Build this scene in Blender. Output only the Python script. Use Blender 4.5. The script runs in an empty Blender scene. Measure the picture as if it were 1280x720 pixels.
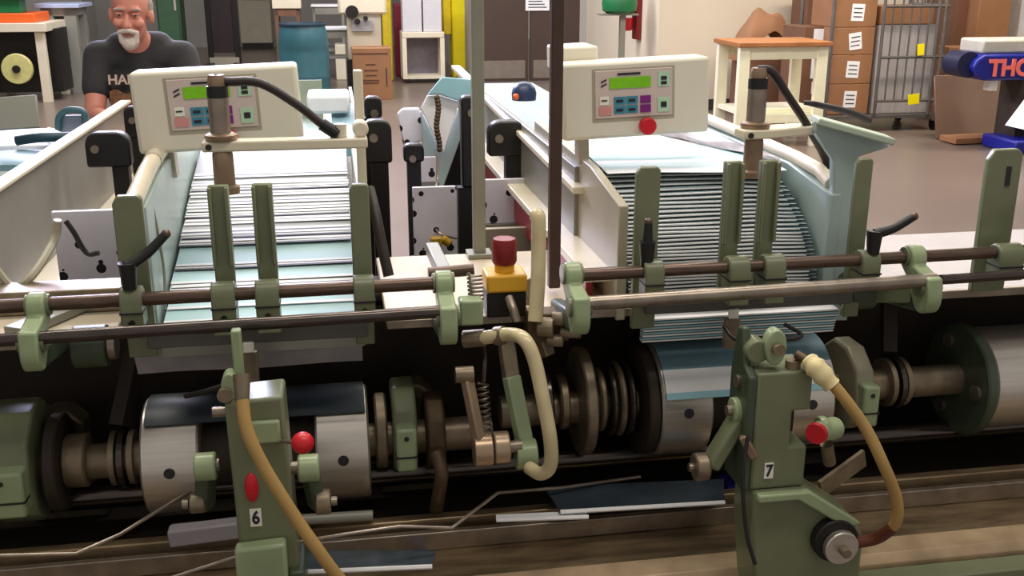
import bpy, bmesh, math, random
from mathutils import Vector, Matrix, Euler, noise
random.seed(7)
S = bpy.context.scene
COL = S.collection
R = math.radians
V = Vector
# ---------------- camera ----------------
F, H = 1300.0, 1.55
PIT = math.atan(400/1300); YAW = math.atan(230*math.cos(PIT)/1300)
FW = V((math.sin(YAW)*math.cos(PIT), math.cos(YAW)*math.cos(PIT), -math.sin(PIT)))
RT = V((math.cos(YAW), -math.sin(YAW), 0)); UP = RT.cross(FW)
cd = bpy.data.cameras.new('camera'); cam = bpy.data.objects.new('camera', cd); COL.objects.link(cam)
cd.sensor_width = 36; cd.lens = 36*F/1280; cd.clip_start = .02; cd.clip_end = 100
m = Matrix((RT, UP, -FW)).transposed().to_4x4(); m.translation = (0, 0, H); cam.matrix_world = m
S.camera = cam
# ---------------- view, world, lights ----------------
S.view_settings.view_transform = 'Standard'; S.view_settings.look = 'None'
S.view_settings.gamma = 1; S.view_settings.use_curve_mapping = False
S.view_settings.exposure = 0.22
w = bpy.data.worlds.new('world'); S.world = w; w.use_nodes = True
w.node_tree.nodes['Background'].inputs[0].default_value = (1.0, .93, .86, 1)
w.node_tree.nodes['Background'].inputs[1].default_value = .34
def area(name, loc, size, power, col=(1, .93, .82), target=None):
    l = bpy.data.lights.new(name, 'AREA'); l.shape = 'RECTANGLE'; l.size, l.size_y = size
    l.energy = power; l.color = col
    o = bpy.data.objects.new(name, l); COL.objects.link(o); o.location = loc
    if target: o.rotation_euler = (V(target)-V(loc)).to_track_quat('-Z', 'Y').to_euler()
    return o
area('ceiling_strip_light', (.3, 2.9, 3.4), (3.2, .35), 62)
area('ceiling_strip_light', (.9, .9, 3.5), (2.4, .3), 26)
area('ceiling_strip_light', (.5, 6.5, 3.8), (5, .6), 170, (1, .95, .92))
area('ceiling_strip_light', (5, 8, 3.9), (4, .6), 190, (1, .9, .78))
area('ceiling_strip_light', (0, 12, 4.2), (9, .8), 420, (.95, .93, 1))
area('cool_back_left_light', (-1.2, 8.5, 3.4), (2.5, 1.2), 330, (.66, .66, 1), (.6, 4.5, .3))  # added lamp for the lavender cast at back left, its source unseen

def at(px, py, Y):
    d = FW + RT*((px-640)/F) + UP*((360-py)/F)
    return V((0, 0, H)) + d*(Y/d.y)
def on(px, py, z=0.0):
    d = FW + RT*((px-640)/F) + UP*((360-py)/F)
    return V((0, 0, H)) + d*((z-H)/d.z)

# ---------------- materials ----------------
def lin(c): return tuple((x/12.92 if x <= .04045 else ((x+.055)/1.055)**2.4) for x in c)
def mat(name, rgb, rough=.5, metal=0.0, var=.12, scale=12, bump=0.0, emit=0, stretch=None, spec=.5, rgb2=None):
    mt = bpy.data.materials.new(name); mt.use_nodes = True; nt = mt.node_tree; N = nt.nodes; L = nt.links
    b = N['Principled BSDF']; c = lin([x/255 for x in rgb])
    tc = N.new('ShaderNodeTexCoord'); mp = N.new('ShaderNodeMapping'); L.new(tc.outputs['Object'], mp.inputs[0])
    if stretch: mp.inputs['Scale'].default_value = stretch
    nz = N.new('ShaderNodeTexNoise'); nz.inputs['Scale'].default_value = scale; nz.inputs['Detail'].default_value = 5
    L.new(mp.outputs[0], nz.inputs[0])
    rp = N.new('ShaderNodeValToRGB'); rp.color_ramp.elements[0].position = .3; rp.color_ramp.elements[1].position = .7
    c2 = lin([x/255 for x in rgb2]) if rgb2 else tuple(min(1, x*(1+var)) for x in c)
    c1 = c if rgb2 else tuple(x*(1-var) for x in c)
    rp.color_ramp.elements[0].color = (*c1, 1); rp.color_ramp.elements[1].color = (*c2, 1)
    L.new(nz.outputs['Fac'], rp.inputs[0]); L.new(rp.outputs[0], b.inputs['Base Color'])
    b.inputs['Roughness'].default_value = rough; b.inputs['Metallic'].default_value = metal
    b.inputs['Specular IOR Level'].default_value = spec
    if metal > .3 or var > .2:
        mr = N.new('ShaderNodeMapRange'); mr.inputs['To Min'].default_value = max(.05, rough-.1); mr.inputs['To Max'].default_value = min(1, rough+.15)
        L.new(nz.outputs['Fac'], mr.inputs[0]); L.new(mr.outputs[0], b.inputs['Roughness'])
    if bump:
        bp = N.new('ShaderNodeBump'); bp.inputs['Strength'].default_value = bump; bp.inputs['Distance'].default_value = .01
        L.new(nz.outputs['Fac'], bp.inputs['Height']); L.new(bp.outputs[0], b.inputs['Normal'])
    if emit:
        L.new(rp.outputs[0], b.inputs['Emission Color']); b.inputs['Emission Strength'].default_value = emit
    return mt
def dotted(name, base, dark, scale, thr):
    mt = mat(name, base, .45, 0, .06); nt = mt.node_tree; N = nt.nodes; L = nt.links; b = N['Principled BSDF']
    tc = N.new('ShaderNodeTexCoord'); vo = N.new('ShaderNodeTexVoronoi'); vo.inputs['Scale'].default_value = scale; vo.inputs['Randomness'].default_value = .8
    L.new(tc.outputs['Object'], vo.inputs[0])
    lt = N.new('ShaderNodeMath'); lt.operation = 'LESS_THAN'; lt.inputs[1].default_value = thr; L.new(vo.outputs['Distance'], lt.inputs[0])
    mx = N.new('ShaderNodeMixRGB'); L.new(lt.outputs[0], mx.inputs[0])
    L.new(b.inputs['Base Color'].links[0].from_socket, mx.inputs[1]); mx.inputs[2].default_value = (*lin([x/255 for x in dark]), 1)
    L.new(mx.outputs[0], b.inputs['Base Color'])
    return mt
def banded(name, stops, axis=1, span=.3, rough=.55):
    """paper print, in one case painted gap shade too: colour bands measured along a local axis from the front fold"""
    mt = bpy.data.materials.new(name); mt.use_nodes = True; nt = mt.node_tree; N = nt.nodes; L = nt.links; b = N['Principled BSDF']
    tc = N.new('ShaderNodeTexCoord'); sp = N.new('ShaderNodeSeparateXYZ'); L.new(tc.outputs['Object'], sp.inputs[0])
    dv = N.new('ShaderNodeMath'); dv.operation = 'DIVIDE'; dv.inputs[1].default_value = span; L.new(sp.outputs[axis], dv.inputs[0])
    rp = N.new('ShaderNodeValToRGB'); cr = rp.color_ramp; cr.interpolation = 'CONSTANT'
    while len(cr.elements) < len(stops): cr.elements.new(.5)
    for e, (p, c) in zip(cr.elements, stops):
        e.position = p; e.color = (*lin([x/255 for x in c]), 1)
    L.new(dv.outputs[0], rp.inputs[0])
    nz = N.new('ShaderNodeTexNoise'); nz.inputs['Scale'].default_value = 9; L.new(tc.outputs['Object'], nz.inputs[0])
    mx = N.new('ShaderNodeMixRGB'); mx.blend_type = 'MULTIPLY'; mx.inputs[0].default_value = .25
    L.new(rp.outputs[0], mx.inputs[1]); L.new(nz.outputs['Fac'], mx.inputs[2]); L.new(mx.outputs[0], b.inputs['Base Color'])
    b.inputs['Roughness'].default_value = rough
    return mt
M = dict(
 green=mat('olive green machine enamel', (116, 122, 94), .32, 0, .12, 9, .05),
 dgreen=mat('dark green casting enamel', (66, 78, 60), .4, 0, .15, 9, .1),
 lgreen=mat('pale green machine enamel', (150, 166, 128), .3, 0, .1, 9),
 cream=mat('cream enamel', (222, 212, 188), .35, 0, .05, 6),
 box=mat('control box white enamel', (232, 226, 208), .38, 0, .03, 5),
 beige=mat('beige grey sheet metal', (176, 168, 148), .42, 0, .08, 5),
 greyplate=mat('grey side plate enamel', (140, 138, 128), .4, .1, .08, 5),
 blueplate=mat('pale blue side plate enamel', (168, 186, 184), .32, 0, .06, 5),
 rod=mat('brown oiled steel', (96, 78, 68), .3, .55, .25, 20, 0, 0, (1, 8, 8)),
 darkrod=mat('dark polished steel', (88, 80, 76), .2, .85, .2, 20, 0, 0, (1, 8, 8)),
 steelrod=mat('worn grey steel', (150, 138, 126), .3, .75, .2, 25),
 steel=mat('brushed aluminium', (216, 210, 202), .34, .9, .08, 30, 0, 0, (.3, 6, 6)),
 castmetal=mat('worn cast steel', (138, 124, 104), .4, .6, .3, 25, .1),
 brown=mat('brown oiled iron', (92, 74, 54), .5, .4, .3, 25, .15),
 copper=mat('dull copper sleeve', (150, 126, 104), .4, .45, .15, 20),
 black=mat('black plastic', (22, 21, 22), .4, 0, .1),
 blackmetal=mat('blackened steel', (34, 31, 29), .45, .3, .2),
 deck=mat('warm cream deck plate', (205, 192, 168), .35, .1, .1, 6),
 deckgrey=mat('grey deck plate', (172, 166, 168), .35, .1, .08, 6),
 frame=mat('dark machine frame', (54, 45, 37), .6, .2, .3, 10, .1),
 bed=mat('machine bed steel', (150, 130, 102), .3, .7, .35, 9, .02, 0, (1, 5, 5)),
 bedtop=mat('worn bronze coloured steel edge', (176, 152, 122), .4, .35, .2, 14),
 red=mat('red plastic', (206, 26, 40), .35, 0, .06),
 darkred=mat('dark red plastic', (130, 22, 26), .4, 0, .1),
 redstrip=mat('dark red belt strip', (150, 40, 48), .45, 0, .15),
 yellow=mat('safety yellow paint', (246, 226, 10), .45, 0, .04),
 amber=mat('amber yellow plastic', (228, 172, 44), .4, 0, .06),
 lcd=mat('green lcd', (130, 205, 20), .4, 0, .08, 60),
 label=mat('pink grey overlay film', (214, 196, 190), .4, 0, .04),
 teal=mat('teal key film', (62, 140, 168), .4, 0, .06),
 purple=mat('purple key film', (128, 30, 130), .4, 0, .08),
 mint=mat('mint key film', (186, 222, 190), .4, 0, .06),
 pink=mat('pink key film', (220, 150, 146), .4, 0, .06),
 ink=mat('dark printed ink', (38, 34, 42), .5, 0, .05),
 white=mat('white paper', (238, 238, 240), .6, 0, .03),
 tag=mat('white tag', (245, 243, 232), .5, 0, .02),
 cyanpaper=mat('cyan printed paper', (150, 196, 208), .5, 0, .1, 7),
 bluepaper=mat('steel blue printed paper', (112, 146, 160), .45, 0, .12, 7),
 stopbar=mat('dark grey steel bar', (92, 90, 88), .4, .3, .12),
 slate=mat('dark slate printed page', (46, 56, 64), .4, 0, .25, 12),
 greypaper=mat('grey lilac printed paper', (150, 146, 152), .5, 0, .2, 12),
 hose=mat('amber rubber hose', (176, 142, 84), .35, 0, .12, 14),
 tape=mat('cream masking tape', (228, 212, 160), .6, 0, .06, 30, .3),
 clear=mat('milky vinyl hose', (204, 190, 150), .12, 0, .15, 16),
 rubber=mat('black rubber cable', (30, 27, 27), .5, 0, .1),
 copcable=mat('brown black cable', (44, 34, 34), .5, 0, .1),
 post=mat('grey green painted post', (140, 140, 126), .4, .1, .08),
 brownpost=mat('dark brown painted post', (72, 52, 44), .45, .1, .12),
 dots=dotted('perforated white panel', (226, 222, 232), (24, 22, 30), 24, .30),
 floor=mat('grey brown sealed concrete', (116, 102, 92), .3, 0, .1, .9, .02, 0, None, .5),
 wall=mat('warm off white wall paint', (226, 214, 192), .7, 0, .03, 1.5),
 wallgrey=mat('grey wall paint', (168, 164, 158), .7, 0, .05, 1.5),
 base=mat('dark rubber baseboard', (62, 56, 52), .6, 0, .08),
 door=mat('dark brown door paint', (70, 54, 46), .5, 0, .06, 3),
 kick=mat('brushed kick plate', (150, 140, 130), .35, .6, .08),
 card=mat('brown cardboard', (148, 104, 70), .75, 0, .08, 5),
 carddark=mat('dark kraft cardboard', (110, 74, 52), .75, 0, .1, 5),
 wood=mat('orange brown wood top', (164, 106, 60), .45, 0, .18, 6, 0, 0, (1, 9, 1)),
 paintwood=mat('pale yellow painted wood', (232, 228, 196), .5, 0, .04),
 galv=mat('galvanised cage steel', (112, 108, 104), .4, .55, .12, 20),
 cageback=mat('pale grey plastic liner', (190, 186, 184), .5, 0, .1, 8),
 orange=mat('orange painted board', (226, 98, 30), .45, 0, .08),
 bluepaint=mat('royal blue paint', (24, 30, 132), .35, 0, .06),
 coral=mat('coral lettering paint', (255, 120, 110), .5, 0, .03),
 barrel=mat('blue green plastic drum', (50, 98, 108), .4, 0, .08, 6),
 greenbin=mat('green plastic', (26, 112, 62), .4, 0, .08),
 skin=mat('sunburnt skin', (204, 134, 114), .5, 0, .1, 9),
 hair=mat('grey hair', (150, 140, 132), .8, 0, .2, 60, .4),
 beard=mat('white beard hair', (214, 200, 188), .8, 0, .15, 70, .4),
 shirt=mat('charcoal cotton', (50, 48, 50), .85, 0, .12, 30, .15),
 print=mat('faded gold shirt print', (120, 84, 56), .8, 0, .5, 60),
 shirtink=mat('pale shirt lettering', (196, 170, 158), .8, 0, .1, 40),
 jeans=mat('blue denim', (52, 62, 88), .85, 0, .12, 40),
 shoe=mat('dark leather', (34, 28, 26), .5, 0, .1),
 eye=mat('eye white', (210, 200, 192), .3), iris=mat('dark iris', (40, 34, 36), .2), lip=mat('lip skin', (176, 96, 82), .5),
 polished=mat('reflective brown sheet', (150, 122, 104), .22, .5, .12, 3),
)
DK = (34, 34, 38); WH = (240, 242, 244); CY = (186, 224, 228); GR = (172, 176, 182); LC = (204, 228, 232)
PAPER6 = [banded('signature print white', [(0, WH), (.035, DK), (.055, WH), (.09, GR), (.5, WH)]),
          banded('signature print cyan', [(0, WH), (.03, CY), (.6, WH)]),
          banded('signature print grey', [(0, WH), (.03, GR), (.06, WH), (.085, (120, 124, 130)), (.16, GR)]),
          banded('signature print double line', [(0, DK), (.02, WH), (.04, DK), (.055, LC), (.5, CY)])]
PAPER7 = banded('folded signature print and gap shade', [(0, WH), (.022, (60, 66, 74)), (.034, (196, 220, 224))])  # dark band behind the white fold paints the shade in the gaps between sheets
PAPER7B = banded('top signature print', [(0, WH), (.1, LC), (.3, WH), (.4, CY), (.62, LC), (.9, WH)])

# ---------------- mesh helpers ----------------
class MB:
    def __init__(s): s.b = bmesh.new()
    def _add(s, ret, M4):
        bmesh.ops.transform(s.b, matrix=M4, verts=ret)
    def box(s, c, d, rot=None):
        r = bmesh.ops.create_cube(s.b, size=1)['verts']
        Mx = Matrix.Translation(c) @ (rot.to_4x4() if rot is not None else Matrix.Identity(4)) @ Matrix.Diagonal((*d, 1))
        s._add(r, Mx); return s
    def bx(s, x0, x1, y0, y1, z0, z1): return s.box(((x0+x1)/2, (y0+y1)/2, (z0+z1)/2), (abs(x1-x0), abs(y1-y0), abs(z1-z0)))
    def beam(s, a, b, wd, ht):
        a, b = V(a), V(b); d = b-a; q = d.to_track_quat('Y', 'Z')
        r = bmesh.ops.create_cube(s.b, size=1)['verts']
        s._add(r, Matrix.Translation((a+b)/2) @ q.to_matrix().to_4x4() @ Matrix.Diagonal((wd, d.length, ht, 1))); return s
    def cyl(s, a, b, r0, r1=None, seg=24, caps=True):
        a, b = V(a), V(b); d = b-a; r1 = r0 if r1 is None else r1
        r = bmesh.ops.create_cone(s.b, cap_ends=caps, segments=seg, radius1=r0, radius2=r1, depth=d.length)['verts']
        s._add(r, Matrix.Translation((a+b)/2) @ d.to_track_quat('Z', 'Y').to_matrix().to_4x4()); return s
    def sph(s, c, r, seg=20, rot=None):
        q = bmesh.ops.create_uvsphere(s.b, u_segments=seg, v_segments=max(8, seg*2//3), radius=1)['verts']
        r = (r, r, r) if not hasattr(r, '__len__') else r
        s._add(q, Matrix.Translation(c) @ (rot.to_4x4() if rot is not None else Matrix.Identity(4)) @ Matrix.Diagonal((*r, 1))); return s
    def prism(s, pts, ax, t0, t1):
        """closed 2-D outline extruded along axis ax from t0 to t1"""
        def mk(p, t):
            return {'x': (t, p[0], p[1]), 'y': (p[0], t, p[1]), 'z': (p[0], p[1], t)}[ax]
        a = [s.b.verts.new(mk(p, t0)) for p in pts]; b = [s.b.verts.new(mk(p, t1)) for p in pts]
        n = len(pts); s.b.faces.new(a); s.b.faces.new(b[::-1])
        for i in range(n): s.b.faces.new((a[i], b[i], b[(i+1) % n], a[(i+1) % n]))
        return s
    def lathe(s, prof, o=(0, 0, 0), ax='z', seg=32):
        """prof: (radius, height)"""
        rings = []
        for r, h in prof:
            ring = []
            for k in range(seg):
                t = 2*math.pi*k/seg; u, v = r*math.cos(t), r*math.sin(t)
                p = {'x': (h, u, v), 'y': (u, h, v), 'z': (u, v, h)}[ax]
                ring.append(s.b.verts.new(V(o)+V(p)))
            rings.append(ring)
        for i in range(len(rings)-1):
            for k in range(seg): s.b.faces.new((rings[i][k], rings[i][(k+1) % seg], rings[i+1][(k+1) % seg], rings[i+1][k]))
        s.b.faces.new(rings[0]); s.b.faces.new(rings[-1][::-1]); return s
    def tube(s, pts, r, seg=12, smooth=5):
        P = [V(p) for p in pts]
        if smooth and len(P) > 2:
            Q = []
            E = [2*P[0]-P[1]]+P+[2*P[-1]-P[-2]]
            for i in range(1, len(E)-2):
                for k in range(smooth):
                    t = k/smooth; a, b, c, d = E[i-1:i+3]
                    Q.append(.5*((2*b)+(c-a)*t+(2*a-5*b+4*c-d)*t*t+(3*b-a-3*c+d)*t**3))
            Q.append(P[-1]); P = Q
        n = len(P); ring = []; rr = r if callable(r) else (lambda t: r)
        T = (P[1]-P[0]).normalized(); up = V((0, 0, 1)) if abs(T.z) < .9 else V((1, 0, 0)); N_ = T.cross(up).normalized()
        for i in range(n):
            T = (P[min(i+1, n-1)]-P[max(i-1, 0)]).normalized(); N_ = (N_-T*N_.dot(T)).normalized(); B = T.cross(N_)
            ring.append([s.b.verts.new(P[i]+(N_*math.cos(2*math.pi*k/seg)+B*math.sin(2*math.pi*k/seg))*rr(i/(n-1))) for k in range(seg)])
        for i in range(n-1):
            for k in range(seg): s.b.faces.new((ring[i][k], ring[i][(k+1) % seg], ring[i+1][(k+1) % seg], ring[i+1][k]))
        s.b.faces.new(ring[0]); s.b.faces.new(ring[-1][::-1]); return s
    def grid(s, fn, nu, nv, th=None):
        """surface fn(u,v); with th a closed slab offset by vector th"""
        a = [[s.b.verts.new(fn(i/nu, j/nv)) for j in range(nv+1)] for i in range(nu+1)]
        for i in range(nu):
            for j in range(nv): s.b.faces.new((a[i][j], a[i+1][j], a[i+1][j+1], a[i][j+1]))
        if th is not None:
            th = V(th); b = [[s.b.verts.new(v.co+th) for v in row] for row in a]
            for i in range(nu):
                for j in range(nv): s.b.faces.new((b[i][j], b[i][j+1], b[i+1][j+1], b[i+1][j]))
            for i in range(nu):
                for j in (0, nv): s.b.faces.new((a[i][j], a[i+1][j], b[i+1][j], b[i][j]))
            for j in range(nv):
                for i in (0, nu): s.b.faces.new((a[i][j], a[i][j+1], b[i][j+1], b[i][j]))
        return s
    def build(s, name, m, parent=None, bevel=0.0, smooth=True, org=None):
        bmesh.ops.recalc_face_normals(s.b, faces=s.b.faces)
        if parent is not None: o0 = V(parent['_o'])
        elif org is not None: o0 = V(org)
        else:
            xs = [v.co for v in s.b.verts]
            o0 = V(((min(v.x for v in xs)+max(v.x for v in xs))/2, (min(v.y for v in xs)+max(v.y for v in xs))/2, min(v.z for v in xs)))
        bmesh.ops.translate(s.b, verts=s.b.verts, vec=-o0)
        me = bpy.data.meshes.new(name); s.b.to_mesh(me); s.b.free()
        o = bpy.data.objects.new(name, me); COL.objects.link(o); me.materials.append(M[m] if isinstance(m, str) else m)
        if parent is None: o.location = o0
        else: o.parent = parent
        o['_o'] = tuple(o0)
        if smooth:
            for p in me.polygons: p.use_smooth = True
            if hasattr(me, 'set_sharp_from_angle'): me.set_sharp_from_angle(angle=R(40))
        if bevel:
            md = o.modifiers.new('edge', 'BEVEL'); md.width = bevel; md.segments = 2; md.limit_method = 'ANGLE'; md.harden_normals = False
        return o
def tag(o, label, cat, group=None):
    o['label'] = label; o['category'] = cat
    if group: o['group'] = group
    return o
def thing(name, label, cat, loc, group=None):
    o = bpy.data.objects.new(name, None); COL.objects.link(o); o.location = loc; o['_o'] = tuple(loc); o.empty_display_size = .05
    return tag(o, label, cat, group)
def struct(o): o['kind'] = 'structure'; return o
def dup(root, delta, label=None, rotz=0, group=None):
    def cp(o, par):
        c = o.copy(); COL.objects.link(c); c.parent = par
        for ch in o.children: cp(ch, c)
        return c
    r = cp(root, None); r.location = root.location + V(delta); r.rotation_euler.z += rotz
    if label: r['label'] = label
    if group: r['group'] = group
    return r
def text(name, body, size, m, loc, rot, parent=None, ext=.0008, bold=0.0, sx=1.0):
    c = bpy.data.curves.new(name, 'FONT'); c.body = body; c.size = size; c.extrude = ext; c.offset = bold
    c.align_x = 'CENTER'; c.align_y = 'CENTER'
    t = bpy.data.objects.new(name, c); COL.objects.link(t); bpy.context.view_layer.update()
    me = bpy.data.meshes.new_from_object(t.evaluated_get(bpy.context.evaluated_depsgraph_get())); bpy.data.objects.remove(t)
    o0 = V(parent['_o']) if parent is not None else V((0, 0, 0))
    me.transform(Matrix.Translation(V(loc)-o0) @ Euler(rot).to_matrix().to_4x4() @ Matrix.Diagonal((sx, 1, 1, 1)))
    me.materials.clear(); me.materials.append(M[m]); me.name = name
    o = bpy.data.objects.new(name, me); COL.objects.link(o); o.parent = parent; o['_o'] = tuple(o0); return o
def blob(name, shapes, m, voxel, parent, smooth=6, cut=None):
    """one continuous skin from overlapping limbs and masses"""
    b = MB()
    for sh in shapes:
        if sh[0] == 'c':
            _, p, q, r0, r1 = sh; p, q = V(p), V(q)
            b.cyl(p, q, r0, r1, 16); b.sph(p, r0*.995, 16); b.sph(q, r1*.995, 16)
        else:
            b.sph(sh[1], sh[2], 24, sh[3] if len(sh) > 3 else None)
    o = b.build(name, m, parent)
    md = o.modifiers.new('r', 'REMESH'); md.mode = 'VOXEL'; md.voxel_size = voxel; md.use_smooth_shade = True
    ms = o.modifiers.new('s', 'SMOOTH'); ms.iterations = smooth; ms.factor = .5
    bpy.context.view_layer.update(); dg = bpy.context.evaluated_depsgraph_get()
    me = bpy.data.meshes.new_from_object(o.evaluated_get(dg)); o.modifiers.clear(); o.data = me
    for p in me.polygons: p.use_smooth = True
    return o

# ================= SETTING =================
fl = MB().bx(-9, 13, -1.5, 24, -.1, 0).build('floor', 'floor'); struct(fl)
wy = on(890, 137).y                      # the pale wall on the right
xw = at(822, 60, wy).x
struct(MB().bx(xw, 12, wy, wy+.15, 0, 4.2).build('wall_right_back', 'wall'))
dy = on(660, 102).y
struct(MB().bx(xw, xw+.12, wy+.15, dy, 0, 4.2).build('wall_return', 'wall'))
xd0, xd1 = at(598, 60, dy).x, at(724, 60, dy).x
struct(MB().bx(xd1, xw, dy, dy+.15, 0, 4.2).build('wall_center', 'wallgrey'))
struct(MB().bx(-9, xd0, 22.5, 22.65, 0, 5).build('wall_back', 'wallgrey'))
struct(MB().bx(xd0-.1, xd0, dy, 22.5, 0, 4.2).build('wall_side', 'wallgrey'))
struct(MB().bx(-9, -8.85, -1.5, 22.5, 0, 5).build('wall_left', 'wallgrey'))
struct(MB().bx(xw+.12, 12, wy-.02, wy, 0, .12).build('baseboard_right', 'base'))
door = thing('door_1', 'dark brown double door with metal kick plates at the back of the hall', 'door', ((xd0+xd1)/2, dy, 0)); door['kind'] = 'structure'
mx_ = (xd0+xd1)/2
for k, (a, b) in enumerate(((xd0, mx_-.01), (mx_+.01, xd1))):
    lf = MB().bx(a, b, dy, dy+.06, .01, 2.6).build('door_leaf', 'door', door, .004)
    MB().bx(a+.05, b-.05, dy-.008, dy-.001, .05, .3).build('kick_plate', 'kick', lf)
MB().bx(xd0, xd1, dy+.0, dy+.08, 2.6, 4.2).build('transom_panel', 'door', door)
no = MB(); p = at(672, 4, dy-.02); no.box((p.x, dy-.012, p.z+.05), (.34, .008, .3)); no = no.build('paper_notice', 'white')
tag(no, 'white printed notice taped to the dark brown door', 'notice')
for k in range(6): MB().bx(p.x-.13, p.x+.13-(k % 3)*.03, dy-.019, dy-.0165, p.z-.06+k*.04, p.z-.048+k*.04).build('text_line', 'ink', no)

# ================= BACKGROUND LEFT =================
def table(name, label, cat, x0, x1, y0, y1, h, topm, legm, leg=.05, th=.05, shelf=None, group=None, apron=.1):
    t = thing(name, label, cat, ((x0+x1)/2, (y0+y1)/2, 0), group)
    MB().bx(x0, x1, y0, y1, h-th, h).build('tabletop', topm, t, .006)
    if apron: MB().bx(x0+leg/2, x1-leg/2, y0+leg/2, y1-leg/2, h-th-apron, h-th-.001).build('apron', legm, t)
    for x in (x0+leg, x1-leg):
        for y in (y0+leg, y1-leg): MB().bx(x-leg/2, x+leg/2, y-leg/2, y+leg/2, 0, h-th-.001).build('leg', legm, t, .003)
    if shelf: MB().bx(x0+leg, x1-leg, y0+leg, y1-leg, shelf, shelf+.03).build('shelf', legm, t)
    return t
a, b = on(-25, 128), on(52, 125)
yb = a.y
t = table('work_table', 'cream steel work table with orange boards on it, far left', 'table', at(-30, 60, yb).x, at(66, 60, yb).x, yb-.2, yb+.9, .93, 'cream', 'cream', .1, .1, apron=.0)
rl = MB(); c_ = at(22, 86, yb-.1); rl.lathe([(.05, -.04), (.17, -.04), (.18, -.02), (.18, .02), (.17, .04), (.05, .04)], c_, 'y')
rl = rl.build('hand_wheel', mat('pale yellow wheel', (206, 200, 130), .5), t)
MB().cyl(c_-V((0, .07, 0)), c_-V((0, .041, 0)), .045).build('hub', 'blackmetal', rl)
MB().bx(c_.x-.5, c_.x+.45, yb+.1, yb+.6, .1, .85).build('drive_box', 'blackmetal', t)
xt0 = at(-30, 60, yb).x
for i, (z0, z1, x1, lb) in enumerate(((.93, 1.04, 48, 'lower orange board lying on the cream work table'), (1.2, 1.29, 42, 'upper orange board resting on green blocks'))):
    tag(MB().bx(xt0+.05, at(x1, 40, yb).x, yb-.1, yb+.6, z0, z1).build('orange_board', 'orange', None, .01), lb, 'board')
for px, lb in ((2, 'green block between the orange boards, left one'), (20, 'green block between the orange boards, right one')):
    c_ = at(px, 30, yb); tag(MB().bx(c_.x-.09, c_.x+.09, yb-.05, yb+.2, 1.04, 1.2).build('green_block', 'greenbin', None, .01), lb, 'block')
yt = on(90, 118).y
table('side_table', 'grey metal side table with pale blue top behind the work table', 'table', at(42, 20, yt).x, at(100, 20, yt).x, yt, yt+.8, 1.12, mat('pale blue laminate', (178, 190, 220), .3), 'greyplate', .14)
tag(MB().bx(at(30, 0, 20).x, at(118, 0, 20).x, 19, 20, 0, 1.6).build('grey_cabinet', 'wallgrey', None, .02), 'grey machine cabinet far behind the left tables', 'cabinet')
c0, c1 = at(196, 20, 16.5), at(226, 20, 16.5)
gc = thing('locker', 'tall dark green locker behind the man, against the grey wall', 'locker', ((c0.x+c1.x)/2, 16.75, 0))
MB().bx(c0.x, c1.x, 16.5, 17, 0, 1.9).build('body', mat('locker green', (44, 76, 52), .5), gc, .01)
MB().bx(c0.x+.03, c1.x-.03, 16.48, 16.498, .08, 1.85).build('door', mat('locker green door', (54, 88, 60), .5), gc, .004)
MB().bx(c1.x-.08, c1.x-.05, 16.45, 16.48, .95, 1.1).build('handle', 'steel', gc)
# pallet jack like lift with white sheet
yj = on(280, 86).y
lj = thing('pallet_lift', 'dark upright pallet lift draped with a white sheet, behind the left control box', 'lift', (at(280, 60, yj).x, yj, 0))
x0, x1 = at(262, 50, yj).x, at(296, 50, yj).x
for x in (x0, x1): MB().bx(x-.04, x+.04, yj, yj+.12, .05, 1.75).build('mast', 'blackmetal', lj)
MB().bx(x0+.05, x1-.05, yj+.03, yj+.1, .25, 1.6).build('guard_panel', mat('dark maroon mesh', (44, 28, 30), .6), lj)
MB().bx(x0-.02, x1+.02, yj-.05, yj+.3, .0, .18).build('base', 'beige', lj)
for x in (x0, x1): MB().bx(x-.06, x+.06, yj-1.0, yj-.06, .03, .1).build('fork', 'blackmetal', lj)
q0, q1 = at(262, 4, yj), at(300, 30, yj)
sh = MB().grid(lambda u, v: V((x0-.05+(x1-x0+.35)*u, yj-.08+.25*v, 1.62+.12*math.sin(3*u)-.42*max(0, u-.55)**1.2*2.2-.03*v)), 12, 4, (0, 0, .006)).build('draped_sheet', 'white')
tag(sh, 'white sheet draped over the top of the dark pallet lift', 'sheet')
# beige cabinet machine
yc = on(325, 62).y
cb = thing('cabinet_machine', 'low beige machine cabinet on a dark plinth, right of the pallet lift', 'cabinet', (at(320, 40, yc).x, yc+.4, 0))
x0, x1 = at(300, 40, yc).x, at(340, 40, yc).x
MB().bx(x0, x1, yc, yc+.8, .12, .95).build('body', 'beige', cb, .02)
MB().bx(x0+.03, x1-.03, yc+.03, yc+.75, 0, .118).build('plinth', 'blackmetal', cb)
MB().box(((x0+x1)/2, yc+.1, 1.12), (x1-x0, .5, .04), Euler((R(-12), R(14), 0)).to_matrix()).build('sloping_table', mat('rosy table top', (176, 146, 132), .5), cb)
MB().bx(x0+.1, x1-.1, yc+.3, yc+.6, .951, 1.5).build('head', mat('dark maroon machine head', (70, 40, 36), .5), cb, .02)
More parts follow.
